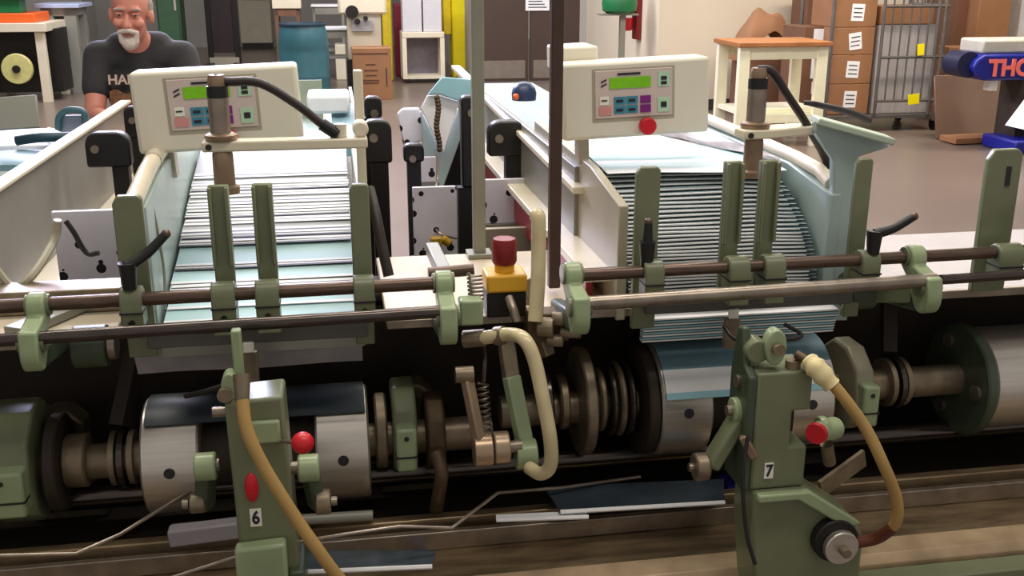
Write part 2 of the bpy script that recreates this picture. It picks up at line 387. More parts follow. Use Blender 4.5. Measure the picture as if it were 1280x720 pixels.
# barrel
by = on(383, 133).y; c_ = on(383, 133); c_.y += .29; r = .295
ba = thing('plastic_barrel', 'blue green plastic barrel standing behind the left control box', 'barrel', (c_.x, c_.y, 0))
MB().lathe([(r*.93, 0), (r*.97, .03), (r*1.0, .15), (r*.98, .3), (r*1.0, .32), (r*.98, .34), (r, .6), (r*.98, .63), (r, .66), (r*.95, .82), (r*.88, .9)], (c_.x, c_.y, 0)).build('drum', 'barrel', ba)
MB().lathe([(r*.9, .9), (r*.93, .91), (r*.93, .93), (r*.88, .935), (r*.86, .915)], (c_.x, c_.y, 0)).build('lid_ring', mat('dark barrel rim', (30, 56, 72), .4), ba)
# shelf frame + green thing behind barrel
ys = 15.0
sf = table('shelf_frame', 'cream open shelf frame standing behind the blue barrel', 'shelf', at(341, 20, ys).x, at(377, 20, ys).x, ys, ys+.5, 1.3, 'cream', mat('brown shelf leg', (112, 78, 58), .5), .05, .28, .35)
c_ = at(353, 22, ys-.02); tag(MB().lathe([(.1, 0), (.12, .04), (.12, .26), (.06, .3), (.05, .34)], (c_.x, ys+.15, .381)).build('green_canister', 'greenbin'), 'green canister on the shelf under the cream shelf frame', 'canister')
# paper tables
for i, (pa, pb, z, Y, lb) in enumerate(((389, 432, 1.05, 15.5, 'white topped sorting table between barrel and paper machine'), (398, 436, .8, 14.2, 'low white topped sorting table in front of a taller one'))):
    table('sorting_table', lb, 'table', at(pa, 20, Y).x, at(pb, 20, Y).x, Y, Y+.5, z, 'white', 'greyplate', .04, .03, .4)
# white device with dark spots
yd = 13.4
x0, x1 = at(423, 20, yd).x, at(484, 20, yd).x
dv = thing('label_machine', 'cream boxy machine with dark knobs above the cardboard box', 'machine', ((x0+x1)/2, yd+.25, 0))
MB().bx(x0, x1, yd, yd+.5, 1.0, 1.5).build('body', 'cream', dv, .03)
MB().bx(x0+.1, x1-.08, yd+.03, yd+.45, .45, .999).build('stand', 'beige', dv, .01)
MB().bx(x0+.16, x1-.18, yd+.005, yd+.029, .8, .93).build('window', mat('dim display', (150, 148, 150), .3), dv)
for px, py, rr in ((440, 15, .08), (447, 27, .035), (457, 23, .03)):
    q = at(px, py, yd-.03); MB().cyl(q, q+V((0, .035, 0)), rr, None, 12).build('knob', 'blackmetal', dv)
MB().bx(x0+.08, x1-.05, yd, yd+.4, 0, .449).build('base', 'blackmetal', dv)
# small crates left of the carton
c_ = on(432, 100); tag(MB().bx(c_.x-.13, c_.x+.06, c_.y, c_.y+.4, 0, .5).build('cream_crate', 'cream', None, .01), 'small cream crate beside the labelled carton', 'crate')
# carton
cc = on(466, 125); x0, x1 = on(443, 125).x, on(491, 125).x
bo = thing('labelled_carton', 'tan cardboard carton with printed lines and arrows below the cream machine', 'carton', (cc.x, cc.y+.25, 0))
MB().bx(x0, x1, cc.y, cc.y+.5, .0, .62).build('carton', 'card', bo, .004)
MB().bx(x0+.01, x1-.01, cc.y+.24, cc.y+.26, .62, .624).build('tape_seam', 'carddark', bo)
for z, wd in ((.55, .42), (.42, .12), (.35, .16), (.29, .14), (.23, .2), (.2, .19)):
    MB().bx(cc.x-.01-wd/2, cc.x-.01+wd/2, cc.y-.003, cc.y-.0005, z, z+.014).build('print_line', mat('brown print', (84, 50, 36), .7), bo)
for x in (x0+.06, x1-.07): MB().bx(x, x+.012, cc.y-.003, cc.y-.0005, .16, .38).build('arrow_mark', 'ink', bo)
# yellow sliver and red thing
tag(MB().bx(at(478, 30, 15.2).x, at(490, 30, 15.2).x, 15.2, 15.4, 0, 1.75).build('bollard_post', mat('mustard paint', (206, 180, 30), .5), None, .02), 'mustard yellow post behind the cream machine with dark knobs', 'post')
tag(MB().bx(at(494, 55, 15.8).x, at(507, 55, 15.8).x, 15.8, 16.1, 0, 1.05).build('red_bin', mat('wine red plastic', (120, 24, 44), .5), None, .02), 'wine red bin between the mustard post and the paper cart', 'bin')
# paper cart
kc = on(530, 104); x0, x1 = on(504, 104).x, on(557, 104).x
ct = thing('paper_cart', 'small cream cart with an open lower bay beside the yellow column', 'cart', (kc.x, kc.y+.3, 0))
MB().bx(x0, x1, kc.y, kc.y+.5, .62, .7).build('top', 'cream', ct, .01)
MB().bx(x0, x0+.06, kc.y, kc.y+.5, .1, .62).build('side_panel', 'cream', ct); MB().bx(x1-.06, x1, kc.y, kc.y+.5, .1, .62).build('side_panel', 'cream', ct)
MB().bx(x0, x1, kc.y, kc.y+.5, .06, .1).build('bottom', 'cream', ct)
MB().bx(x0+.06, x1-.06, kc.y+.4, kc.y+.42, .1, .62).build('back_panel', mat('lilac grey liner', (128, 120, 134), .6), ct)
for x in (x0+.08, x1-.08): MB().cyl((x-.02, kc.y+.05, .03), (x+.02, kc.y+.05, .03), .03).build('castor', 'black', ct)
for i, (a_, b_, hh, lb) in enumerate(((x0+.02, (x0+x1)/2-.01, .55, 'left paper stack on the cream cart'), ((x0+x1)/2+.01, x1-.03, .48, 'right paper stack on the cream cart'))):
    tag(MB().bx(a_, b_, kc.y+.05, kc.y+.4, .702, .702+hh).build('paper_stack', mat('stacked paper %d' % i, (206, 204, 208), .6, 0, .1, 60, 0, 0, (.1, .1, 4)), None, .004), lb, 'paper stack')
# yellow column
yc0 = on(572, 97); x0, x1 = on(566, 97).x, on(590, 97).x
yl = thing('yellow_column', 'bright yellow column standing left of the brown doors', 'column', (yc0.x, yc0.y+.2, 0))
MB().bx(x0, x1, yc0.y, yc0.y+.4, 0, 3.6).build('shaft', 'yellow', yl, .02)
MB().bx(x0-.12, x0-.005, yc0.y+.05, yc0.y+.3, .62, 3.6).build('flange', mat('deeper yellow', (224, 196, 12), .5), yl, .01)

# ================= BACKGROUND RIGHT =================
sy = wy+.3
ps = thing('display_stand', 'thin grey pedestal holding a green bowl against the grey wall', 'stand', (at(777, 60, sy).x, sy, 0))
x = at(777, 60, sy).x
zs = at(775, 19, sy).z
MB().bx(x-.03, x+.03, sy-.03, sy+.03, .031, zs-.0005).build('pole', 'greyplate', ps); MB().lathe([(.14, 0), (.14, .015), (.03, .03)], (x, sy, 0)).build('foot', 'greyplate', ps)
MB().bx(x-.27, x+.16, sy-.1, sy+.1, zs, zs+.02).build('shelf', 'greyplate', ps)
tag(MB().lathe([(.14, 0), (.19, .03), (.2, .12), (.17, .2), (.13, .34), (.1, .4)], (x-.04, sy, zs+.0205)).build('green_basin', 'greenbin'), 'green plastic tub on the thin pedestal beside the red extinguisher', 'tub')
ey = wy+.75; x = xw-.15; zz = at(812, 38, ey).z
ex = thing('fire_extinguisher', 'red fire extinguisher hanging at the corner of the pale wall', 'extinguisher', (x, ey, zz))
MB().lathe([(.05, 0), (.075, .03), (.075, .45), (.05, .52), (.02, .55)], (x, ey, zz)).build('cylinder', 'red', ex)
MB().bx(x-.02, x+.02, ey-.04, ey+.04, zz+.55, zz+.62).build('valve', 'black', ex)
MB().bx(x-.035, x+.035, ey-.083, ey-.079, zz+.15, zz+.32).build('instruction_label', 'white', ex)
MB().bx(x+.09, xw-.002, ey-.1, ey+.1, zz-.1, zz+.7).build('mounting_board', mat('dark red board', (130, 24, 26), .5), ex, .01)
# stool
st = on(1020, 183); ty = st.y
q0, q1 = at(918, 48, ty+.55), at(1036, 52, ty)
xs0, xs1 = at(926, 50, ty).x, at(1037, 52, ty).x
stl = thing('work_stool', 'pale yellow wooden work stand with an orange brown wood top', 'stand', ((xs0+xs1)/2, ty+.28, 0))
MB().bx(xs0-.02, xs1+.02, ty-.03, ty+.62, .89, .93).build('top', 'wood', stl, .006)
for x in (xs0+.05, xs1-.05):
    for y in (ty+.03, ty+.55): MB().bx(x-.05, x+.05, y-.03, y+.03, 0, .889).build('leg', 'paintwood', stl, .004)
MB().bx(xs0+.1, xs1-.1, ty+.01, ty+.04, .78, .888).build('apron', 'paintwood', stl); MB().bx(xs0+.1, xs1-.1, ty+.54, ty+.57, .78, .888).build('apron', 'paintwood', stl)
MB().bx(xs0+.02, xs1-.02, ty+.06, ty+.52, .3, .34).build('lower_shelf', 'paintwood', stl); MB().bx(xs0+.1, xs1-.1, ty+.01, ty+.05, .22, .299).build('stretcher', 'paintwood', stl)
def carton(px0, px1, pz0, pz1, Y, d, label, m='card', labels=0, nm='cardboard_box', z0=None, z1=None):
    x0, x1 = at(px0, 100, Y).x, at(px1, 100, Y).x
    z0 = at(px0, pz1, Y).z if z0 is None else z0; z1 = at(px0, pz0, Y).z if z1 is None else z1
    t = thing(nm, label, 'box', ((x0+x1)/2, Y+d/2, z0))
    MB().bx(x0, x1, Y, Y+d, z0, z1).build('carton', m, t, .006)
    MB().bx((x0+x1)/2-.03, (x0+x1)/2+.03, Y-.002, Y+d+.002, z1+.0002, z1+.002).build('tape', 'hose', t)
    if labels:
        MB().box(((x0+x1)/2+.02, Y-.003, (z0+z1)/2), (.13, .003, .16), Euler((0, R(labels), 0)).to_matrix()).build('paper_label', 'white', t)
        for k in range(3): MB().box(((x0+x1)/2+.02, Y-.0065, (z0+z1)/2-.04+.04*k), (.09, .002, .008), Euler((0, R(labels), 0)).to_matrix()).build('print_line', 'ink', t)
    return t
carton(935, 1000, 2, 50, 10.6, .5, 'wide brown sack like carton behind the wooden work stand', 'carddark', 0, z0=0, z1=.62)
sk = MB().grid(lambda u, v: V((at(934, 30, 10.55).x+.62*u, 10.62+.4*v, .622+(.5+.05*math.sin(14*u)*math.cos(6*v))*(math.sin(math.pi*min(1, max(0, u*1.06-.02)))**.35)*(math.sin(math.pi*(.08+.84*v))**.4))), 22, 10, (0, 0, -.02)).build('paper_sack', 'card')
tag(sk, 'crumpled brown paper sack above and behind the wooden work stand', 'sack')
carton(1002, 1045, 0, 50, 10.75, .4, 'dark carton wedged between the paper sack and labelled boxes', 'carddark', z0=0, z1=1.38)
# roll cage with boxes
cy = 9.55
zf = .16
xa, xb = at(1031, 100, cy).x, at(1092, 100, cy).x
H4 = [(.165, .46), (.462, .74), (.742, 1.0), (1.002, 1.28)]
for i, (z0, z1) in enumerate(H4):
    lbs = ['lowest of the labelled cartons in the roll cage', 'second labelled carton from the bottom in the roll cage', 'third labelled carton from the bottom, with a crooked label', 'topmost labelled carton in the roll cage']
    carton(1036, 1088, 0, 0, cy+.1, .5, lbs[i], 'card', (2, 3, -8, 2)[i], z0=z0, z1=z1)
    if i == 2: pass
q = at(1022, 70, cy); MB
ls = thing('cardboard_box', 'tall brown carton with a large paper sheet, left of the labelled cartons', 'box', (at(1022, 70, cy+.3).x, cy+.4, 0))
x0, x1 = at(1003, 70, cy+.3).x, at(1037, 70, cy+.3).x
MB().bx(x0, x1-.02, cy+.3, cy+.8, .0, 1.0).build('carton', 'carddark', ls, .006)
MB().bx(x0+.1, x0+.26, cy+.294, cy+.299, .5, .98).build('paper_sheet', 'white', ls)
MB().bx(x0+.12, x0+.25, cy+.294, cy+.299, .35, .47).build('paper_label', 'white', ls)
cg = thing('roll_cage', 'galvanised steel roll cage trolley with yellow tags on its side', 'trolley', (at(1110, 160, cy).x, cy+.2, 0))
X0, X1 = at(1034, 100, cy).x, at(1178, 100, cy).x; XM = at(1097, 100, cy).x
MB().bx(X0, X1, cy, cy+.75, .13, .16).build('platform', 'galv', cg)
for x in (X0+.02, X1-.02):
    for y in (cy+.03, cy+.72):
        MB().cyl((x, y, .16), (x, y, 1.75), .018).build('upright', 'galv', cg)
        MB().cyl((x-.02, y, .06), (x+.02, y, .06), .06).build('castor', 'black', cg)
g = MB()
for x in (XM, X1-.12): g.cyl((x, cy, .16), (x, cy, 1.72), .016, None, 10)
for z in (.3, .72, 1.2, 1.7): g.cyl((XM, cy, z), (X1-.02, cy, z), .014, None, 8)
n = 6
for k in range(1, n): xk = XM+(X1-.12-XM)*k/n; g.cyl((xk, cy, .3), (xk, cy, 1.7), .009, None, 8)
g.build('mesh_gate', 'galv', cg)
g = MB()
for z in (.3, .72, 1.2, 1.7): g.cyl((X1-.02, cy+.03, z), (X1-.02, cy+.72, z), .014, None, 8)
for k in range(1, 5): g.cyl((X1-.02, cy+.03+.138*k, .16), (X1-.02, cy+.03+.138*k, 1.7), .009, None, 8)
g.build('side_mesh', 'galv', cg)
MB().bx(X1-.07, X1-.045, cy-.02, cy+.01, .1, 1.75).build('corner_channel', 'steelrod', cg, .003)
tag(MB().bx(XM+.03, X1-.06, cy+.12, cy+.6, .165, 1.02).build('wrapped_load', mat('ribbed pale wrap', (176, 170, 168), .5, 0, .15, 3, 0, 0, (9, 1, .5))), 'pale wrapped load standing inside the roll cage behind the mesh', 'load')
tag(MB().bx(XM+.03, X1-.1, cy+.12, cy+.6, 1.025, 1.2).build('cardboard_box', 'card', None, .005), 'flat brown carton on top of the pale wrapped load', 'box')
for px, py, w_, h_, lb in ((1151, 62, .07, .11, 'upper yellow tag tied to the roll cage mesh'), (1142, 124, .12, .1, 'lower yellow tag tied to the roll cage mesh')):
    q = at(px, py, cy-.03); tag(MB().box(q, (w_, .006, h_), Euler((0, R(-6), 0)).to_matrix()).build('yellow_tag', 'yellow', None, .001), lb, 'tag', None)
# big cartons to the right
carton(1185, 1208, 0, 70, 10.4, .6, 'tall dark brown carton right behind the roll cage', 'carddark', z0=0, z1=1.9)
carton(1213, 1252, 0, 70, 10.2, .7, 'tall tan carton beside the dark brown one, far right', 'card', z0=0, z1=1.9)
carton(1182, 1262, 62, 100, 9.95, .24, 'wide tan carton lying in front of the tall cartons', 'card', z0=0, z1=.78)
carton(1264, 1330, 0, 42, 10.5, .6, 'white carton partly seen at the far right edge', mat('white carton', (222, 218, 216), .6), z0=0, z1=1.7)
# reflective sheet lying behind
q0, q1 = on(1180, 178), on(1300, 170)
tag(MB().box(((q0.x+q1.x)/2, q0.y+.25, .3), (q1.x-q0.x, .02, .58), Euler((R(-14), 0, R(3))).to_matrix()).build('shiny_panel', 'polished', None, .002), 'shiny brown sheet leaning under the blue machine arm', 'panel')
tag(MB().box(((q0.x+q1.x)/2, q0.y-.02, .035), (q1.x-q0.x, .25, .05), Euler((0, 0, R(3))).to_matrix()).build('flat_carton', 'card', None, .003), 'flattened tan carton on the floor below the shiny sheet', 'carton')
# blue machine
by_ = 8.3
bm = thing('conveyor_machine', 'royal blue machine arm with coral lettering at the right edge', 'machine', (at(1240, 90, by_).x, by_+.2, 0))
x0, x1 = at(1216, 85, by_).x, at(1330, 85, by_).x; z1_, z0_ = at(1240, 68, by_).z, at(1240, 101, by_).z
out = [(x0+.12, z0_), (x1, z0_), (x1, z1_), (x0+.1, z1_), (x0+.03, z1_-.05), (x0, (z0_+z1_)/2), (x0+.04, z0_+.05)]
MB().prism(out, 'y', by_, by_+.35).build('arm_cover', 'bluepaint', bm, .02)
MB().cyl((x0-.0, by_+.06, (z0_+z1_)/2+.02), (x0-.0, by_+.3, (z0_+z1_)/2+.02), .11).build('end_roller', mat('dark blue rubber', (20, 24, 60), .4), bm)
text('lettering', 'THO', .19, 'coral', (at(1262, 92, by_).x, by_-.006, (z0_+z1_)/2-.01), (R(90), 0, 0), bm, .004, .008)
MB().bx(x0+.1, x1, by_+.05, by_+.4, z1_+.001, z1_+.12).build('upper_housing', mat('grey white housing', (190, 186, 172), .5), bm, .02)
MB().bx(x0+.25, x0+.33, by_+.1, by_+.2, z0_-.1, z0_-.001).build('clamp', 'tag', bm, .01)
MB().bx(x1-.35, x1-.1, by_+.05, by_+.35, 0.001, z0_-.001).build('pedestal', 'frame', bm)
MB().bx(x1-.5, x1+.2, by_-.2, by_+.3, .0011, .12).build('foot', 'bluepaint', bm, .02)
MB().cyl((x1-.36, by_-.05, .2), (x1-.3, by_-.05, .45), .14, .06).build('bearing_cover', 'white', bm)

# ================= MAN =================
MY = 4.8
man = thing('person', 'person with white beard in a charcoal t-shirt leaning over the far conveyor', 'person', (-.78, MY+.2, 0))
hc = at(162, 15, MY)                     # between the eyes
hx, hz = hc.x, hc.z
sL, sR = V((hx-.168, MY+.12, hz-.19)), V((hx+.188, MY+.12, hz-.195))
tilt = Euler((R(8), R(3), 0)).to_matrix()
head = V((hx, MY+.02, hz+.0))
def hp(x, y, z): return head + tilt @ V((x, y, z))
hips = V((hx+.03, MY+.4, .92))
elL, haL = V((hx-.19, MY+.0, hz-.43)), V((hx-.05, MY-.26, hz-.435))
elR, haR = V((hx+.24, MY-.02, hz-.44)), V((hx+.12, MY-.27, hz-.435))
sh_ = [('e', head+V((0, .02, .035)), (.078, .097, .1)), ('e', hp(0, -.0, -.05), (.062, .078, .085)), ('e', hp(0, -.035, -.095), (.04, .042, .035)),
       ('c', hp(0, -.088, .0), hp(0, -.112, -.038), .010, .0165), ('e', hp(.012, -.1, -.042), .011), ('e', hp(-.012, -.1, -.042), .011),
       ('e', hp(.035, -.073, .022), (.027, .014, .009)), ('e', hp(-.035, -.073, .022), (.027, .014, .009)),
       ('e', hp(.042, -.062, -.035), (.024, .022, .022)), ('e', hp(-.042, -.062, -.035), (.024, .022, .022)),
       ('e', hp(.083, .015, -.02), (.012, .022, .034)), ('e', hp(-.083, .015, -.02), (.012, .022, .034)),
       ('c', hp(0, .03, -.09), head+V((0, .1, -.17)), .058, .066),
       ('c', sL, sR, .06, .06), ('e', head+V((.01, .14, -.34)), (.155, .11, .2)), ('c', head+V((-.07, .11, -.155)), head+V((.08, .11, -.155)), .06, .06), ('c', head+V((.01, .14, -.36)), hips, .15, .15),
       ('c', sL, elL, .053, .044), ('c', elL, haL, .042, .027), ('c', sR, elR, .053, .044), ('c', elR, haR, .042, .027)]
def hand(root, fdir, side):
    f = V(fdir).normalized(); sd = f.cross(V((0, 0, 1))).normalized()*side; dn = V((0, 0, -1)); out = []
    palm = root+f*.05
    for k, L_ in zip((-1.5, -.5, .5, 1.5), (.062, .072, .068, .052)):
        a_ = root+sd*k*.012; b_ = root+f*.085+sd*k*.021
        out.append(('c', a_, b_, .014, .0115)); c1_ = b_+f*L_*.5+dn*.008; c2_ = c1_+f*L_*.38+dn*.022
        out += [('c', b_, c1_, .0095, .0088), ('c', c1_, c2_, .0086, .0072)]
    t0 = root+f*.025-sd*.025; t1 = t0+f*.035-sd*.03+dn*.008
    out += [('c', t0, t1, .0135, .011), ('c', t1, t1+f*.032-sd*.006+dn*.006, .0105, .009)]
    return out
sh_ += hand(haL, (.55, -.8, -.12), -1) + hand(haR, (-.45, -.85, -.12), 1)
knees = [V((hx-.09, MY+.33, .5)), V((hx+.15, MY+.33, .5))]; feet = [V((hx-.1, MY+.42, .07)), V((hx+.16, MY+.42, .07))]
for s_, k_, f_ in ((-.08, knees[0], feet[0]), (.08, knees[1], feet[1])):
    sh_ += [('c', hips+V((s_, 0, -.03)), k_, .085, .055), ('c', k_, f_, .053, .038), ('c', f_, f_+V((0, -.15, -.03)), .036, .03)]
blob('body', sh_, 'skin', .0065, man)
up_ = [('c', sL+V((0, 0, .0)), sR, .068, .068), ('e', head+V((.01, .14, -.34)), (.172, .125, .2)), ('c', head+V((-.075, .115, -.155)), head+V((.085, .115, -.155)), .068, .068), ('c', head+V((.01, .14, -.36)), hips, .163, .165),
       ('c', sL, sL.lerp(elL, .55), .068, .064), ('c', sR, sR.lerp(elR, .55), .068, .064), ('c', head+V((0, .1, -.185)), head+V((0, .1, -.24)), .075, .085)]
blob('shirt', up_, 'shirt', .01, man, 5)
tr_ = [('c', hips+V((0, 0, .02)), hips+V((0, 0, -.05)), .168, .16)]
for s_, k_, f_ in ((-.08, knees[0], feet[0]), (.08, knees[1], feet[1])): tr_ += [('c', hips+V((s_, 0, -.05)), k_, .1, .072), ('c', k_, f_+V((0, 0, .03)), .07, .06)]
blob('trousers', tr_, 'jeans', .012, man, 4)
for f_ in feet: blob('shoe', [('e', f_+V((0, -.01, -.02)), (.05, .06, .05)), ('c', f_+V((0, -.02, -.03)), f_+V((0, -.17, -.035)), .045, .036)], 'shoe', .008, man, 3)
blob('hair', [('e', head+V((0, .04, .055)), (.083, .098, .098)), ('e', head+V((0, .085, .0)), (.074, .062, .085)), ('e', hp(.076, .035, .02), (.013, .035, .04)), ('e', hp(-.076, .035, .02), (.013, .035, .04))], 'hair', .005, man, 2)
blob('beard', [('e', hp(0, -.062, -.112), (.038, .038, .04)), ('c', hp(-.03, -.094, -.066), hp(0, -.112, -.056), .009, .0115), ('c', hp(.03, -.094, -.066), hp(0, -.112, -.056), .009, .0115),
     ('c', hp(-.034, -.088, -.07), hp(-.028, -.078, -.11), .011, .014), ('c', hp(.034, -.088, -.07), hp(.028, -.078, -.11), .011, .014)], 'beard', .004, man, 2)
MB().sph(hp(0, -.1, -.078), (.022, .008, .006)).build('mouth', 'lip', man)
for s_ in (-1, 1):
    e_ = MB().sph(hp(.033*s_, -.074, .001), (.0125, .008, .0042)).build('eye', 'eye', man); MB().sph(hp(.033*s_, -.0815, -.0005), (.0045, .002, .0036), 12).build('iris', 'iris', e_)
    MB().sph(hp(.033*s_, -.0795, .0065), (.016, .0075, .0045)).build('eyelid', 'skin', man)
    MB().sph(hp(.035*s_, -.084, .024), (.019, .006, .005)).build('eyebrow', 'hair', man)
# chest print
cp = V((hx-.045, MY+.012, hz-.305))
text('shirt_lettering', 'HAKE', .058, 'shirtink', cp+V((.0, -.02, .02)), (R(84), 0, R(-2)), man, .004, .0012)
MB().grid(lambda u, v: cp+V((-.075+.14*u, -.016+.015*abs(u-.5), -.03-.12*v+.01*math.sin(9*u))), 8, 6, (0, .01, 0)).build('shirt_print', 'print', man)

# ================= FEEDER BEDS (long conveyors) =================
def bed(label, x0, x1, y0, y1, z, name='feeder_bed', m='blueplate', legs=True, side='beige'):
    t = thing(name, label, 'conveyor', ((x0+x1)/2, (y0+y1)/2, 0))
    MB().bx(x0, x1, y0, y1, z-.02, z).build('bed_plate', m, t, .003)
    if legs:
        for y in (y0+.3, y1-.3):
            for x in (x0+.06, x1-.06): MB().bx(x-.025, x+.025, y-.025, y+.025, 0, z-.021).build('leg', 'greyplate', t)
    return t
b5 = bed('left feeder conveyor with a long cream edged side beam', -1.32, -.86, 2.2, 4.5, .9)
yb0 = 2.35
bw = MB(); bw.bx(-.855, -.84, yb0, 4.5, .735, 1.02); bw.build('side_beam', 'greyplate', b5, .003)
MB().bx(-.865, -.822, yb0, 4.5, 1.021, 1.034).build('top_flange', 'cream', b5, .004)
MB().bx(-.855, -.77, yb0, 4.5, .715, .734).build('bottom_flange', 'cream', b5, .003)
MB().bx(-.80, -.785, 2.75, 4.4, .62, .714).build('belt_strip', 'redstrip', b5)
MB().bx(-1.33, -1.315, 2.2, 4.5, .8, .99).build('far_beam', 'greyplate', b5)
b7 = bed('right feeder conveyor with a long cream edged side beam and blue bed', .56, 1.02, 2.6, 5.4, .98)
MB().bx(.535, .55, 2.3, 4.6, .9, 1.115).build('side_beam', 'greyplate', b7, .003)
MB().beam((.54, 2.25, 1.07), (.54, 4.7, 1.128), .04, .016).build('top_flange', 'cream', b7, .003)
MB().beam((.52, 1.98, .945), (.52, 3.9, .93), .07, .02).build('bottom_flange', 'cream', b7, .003)
MB().bx(.505, .52, 2.05, 4.2, .84, .918).build('belt_strip', 'redstrip', b7)
b6 = bed('middle feeder conveyor running back behind the left control box', -.37, .06, 2.75, 4.6, .98)
MB().bx(-.385, -.372, 2.75, 4.6, .9, 1.1).build('side_beam', 'greyplate', b6); MB().bx(.062, .075, 2.75, 4.6, .9, 1.06).build('side_beam', 'greyplate', b6)
# black guards
def guard(x, y0, y1, z0, z1, label, dirx=1, leg=0.0):
    t = thing('guard_plate', label, 'guard', (x, (y0+y1)/2, 0 if leg else z0))
    r = min(y1-y0, z1-z0)*.35; pts = []
    for (cy_, cz_, a0) in ((y1-r, z1-r, 0), (y0+r, z1-r, 90), (y0+r*.3, z0+r*.3, 180), (y1-r*.3, z0+r*.3, 270)):
        rr = r if a0 < 100 else r*.3
        for k in range(5): an = R(a0+k*22.5); pts.append((cy_+rr*math.cos(an), cz_+rr*math.sin(an)))
    MB().prism(pts, 'x', x, x+.03).build('shield', 'black', t, .004)
    MB().cyl((x-.02, (y0+y1)/2, (z0+z1)/2), (x+.045, (y0+y1)/2, (z0+z1)/2), .022).build('pivot', 'blackmetal', t)
    if leg: MB().bx(x+.035, x+.075, y0+.02, y0+.08, leg, z0+.06).build('strut', 'blackmetal', t)
    return t
def facing_guard(px0, px1, py0, py1, Y, label, foot=0.0):
    """rounded black shield that faces the walkway, on a strut"""
    p0, p1 = at(px0, py1, Y), at(px1, py0, Y); x0, x1, z0, z1 = p0.x, p1.x, p0.z, p1.z; r = min(x1-x0, z1-z0)*.35; pts = []
    for (cx_, cz_, a0, rr) in ((x1-r, z1-r, 0, r), (x0+r, z1-r, 90, r), (x0+.01, z0+.01, 180, .01), (x1-.01, z0+.01, 270, .01)):
        for k in range(5): an = R(a0+k*22.5); pts.append((cx_+rr*math.cos(an), cz_+rr*math.sin(an)))
    t = thing('guard_plate', label, 'guard', ((x0+x1)/2, Y, z0 if foot is None else foot))
    MB().prism(pts, 'y', Y, Y+.05).build('shield', 'black', t, .006)
    MB().cyl((x0+.03, Y-.012, z1-.05), (x0+.03, Y+.001, z1-.05), .012).build('bolt', 'steelrod', t)
    if foot is not None: MB().bx(x1-.06, x1-.012, Y+.005, Y+.045, foot, z0-.0005).build('strut', 'blackmetal', t)
    return t
facing_guard(109, 160, 165, 210, 3.35, 'larger black rounded guard on the left beam')
facing_guard(157, 179, 133, 172, 4.0, 'smaller black guard at the far end of the left beam')
facing_guard(456, 477, 121, 148, 3.2, 'small black cap guard above the tall one beside the middle feeder')
facing_guard(455, 489, 150, 205, 3.0, 'tall black guard with long strut right of the middle feeder')
facing_guard(611, 658, 151, 196, 3.0, 'broad black rounded guard left of the brown post')
facing_guard(505, 530, 180, 203, 3.6, 'small black guard beside the paper covered hopper')
facing_guard(578, 596, 120, 235, 3.1, 'narrow black guard behind the grey green post')

# perforated panels
def perf(px0, px1, py0, py1, Y, label, Xrot=0):
    p0, p1 = at(px0, py1, Y), at(px1, py0, Y)
    t = thing('perforated_panel', label, 'panel', ((p0.x+p1.x)/2, Y, p0.z))
    MB().bx(p0.x, p1.x, Y, Y+.015, p0.z, p1.z).build('plate', 'dots', t, .002)
    MB().bx(p0.x-.01, p1.x+.01, Y-.006, Y+.03, p0.z-.02, p0.z-.001).build('lower_rail', 'greyplate', t)
    for x in (p0.x+.02, p1.x-.02): MB().bx(x-.015, x+.015, Y, Y+.025, 0, p0.z-.0205).build('leg', 'greyplate', t)
    return t
perf(518, 592, 232, 322, 3.3, 'bright perforated panel with black holes left of the grey green post')
perf(604, 690, 222, 280, 2.95, 'perforated panel with black holes between the grey green and brown posts')
perf(75, 150, 262, 352, 2.6, 'perforated panel with black holes below the left feeder beam')
perf(520, 545, 196, 228, 3.7, 'small perforated plate beneath the paper covered hopper')
# panel behind lower right of centre
p0, p1 = at(600, 330, 2.75), at(700, 283, 2.75)
tag(MB().bx(p0.x, p1.x, 2.75, 2.77, p0.z-.2, p1.z).build('shroud_panel', 'beige'), 'plain beige shroud panel behind the emergency stop button', 'panel')
# hopper with paper and bead chain at far centre
hp0 = thing('hopper', 'pale blue grey sheet metal hopper between guards, centre back', 'hopper', (at(550, 180, 3.8).x, 3.9, 0))
P2 = lambda px, py, Y=3.8: (at(px, py, Y).x, at(px, py, Y).z)
MB().prism([P2(527, 139), P2(552, 190), P2(573, 136), P2(577, 170), P2(551, 244), P2(529, 200)], 'y', 3.8, 3.86).build('front_plate', 'blueplate', hp0, .004)
MB().prism([P2(549, 240), P2(576, 180), P2(592, 180), P2(592, 242)], 'y', 3.87, 3.92).build('dark_chute', 'blackmetal', hp0, .003)
MB().prism([P2(498, 146), P2(505, 139), P2(526, 138), P2(540, 160), P2(532, 180), P2(506, 186)], 'y', 3.87, 3.9).build('rounded_flap', 'dots', hp0, .006)
MB().bx(at(533, 200, 3.82).x, at(590, 200, 3.82).x, 3.925, 4.3, 0, at(550, 200, 3.9).z).build('base', 'greyplate', hp0)
CV = [(534, 118), (552, 96), (592, 99), (594, 128), (568, 124), (549, 117)]
sh = MB().prism([P2(px, py, 3.76) for px, py in CV], 'y', 3.745, 3.76).build('paper_cover', 'cyanpaper', None, .003)
tag(sh, 'cyan printed paper cover draped over the top of the hopper', 'paper')
WP = [(526, 135), (534, 119), (549, 119), (572, 126), (570, 142), (555, 190), (548, 183), (538, 160)]
sh = MB().prism([P2(px, py, 3.77) for px, py in WP], 'y', 3.764, 3.776).build('hanging_paper', 'white', None, .003)
tag(sh, 'white paper hanging to a point below the cyan cover', 'paper')
ch = MB()
for k in range(15): q = at(546+1.5*math.sin(k*.6)+.15*k, 122+4.6*k, 3.68); ch.sph(q, .011, 10)
tag(ch.build('bead_chain', 'brown'), 'dark bead chain hanging in front of the white hanging paper', 'chain')
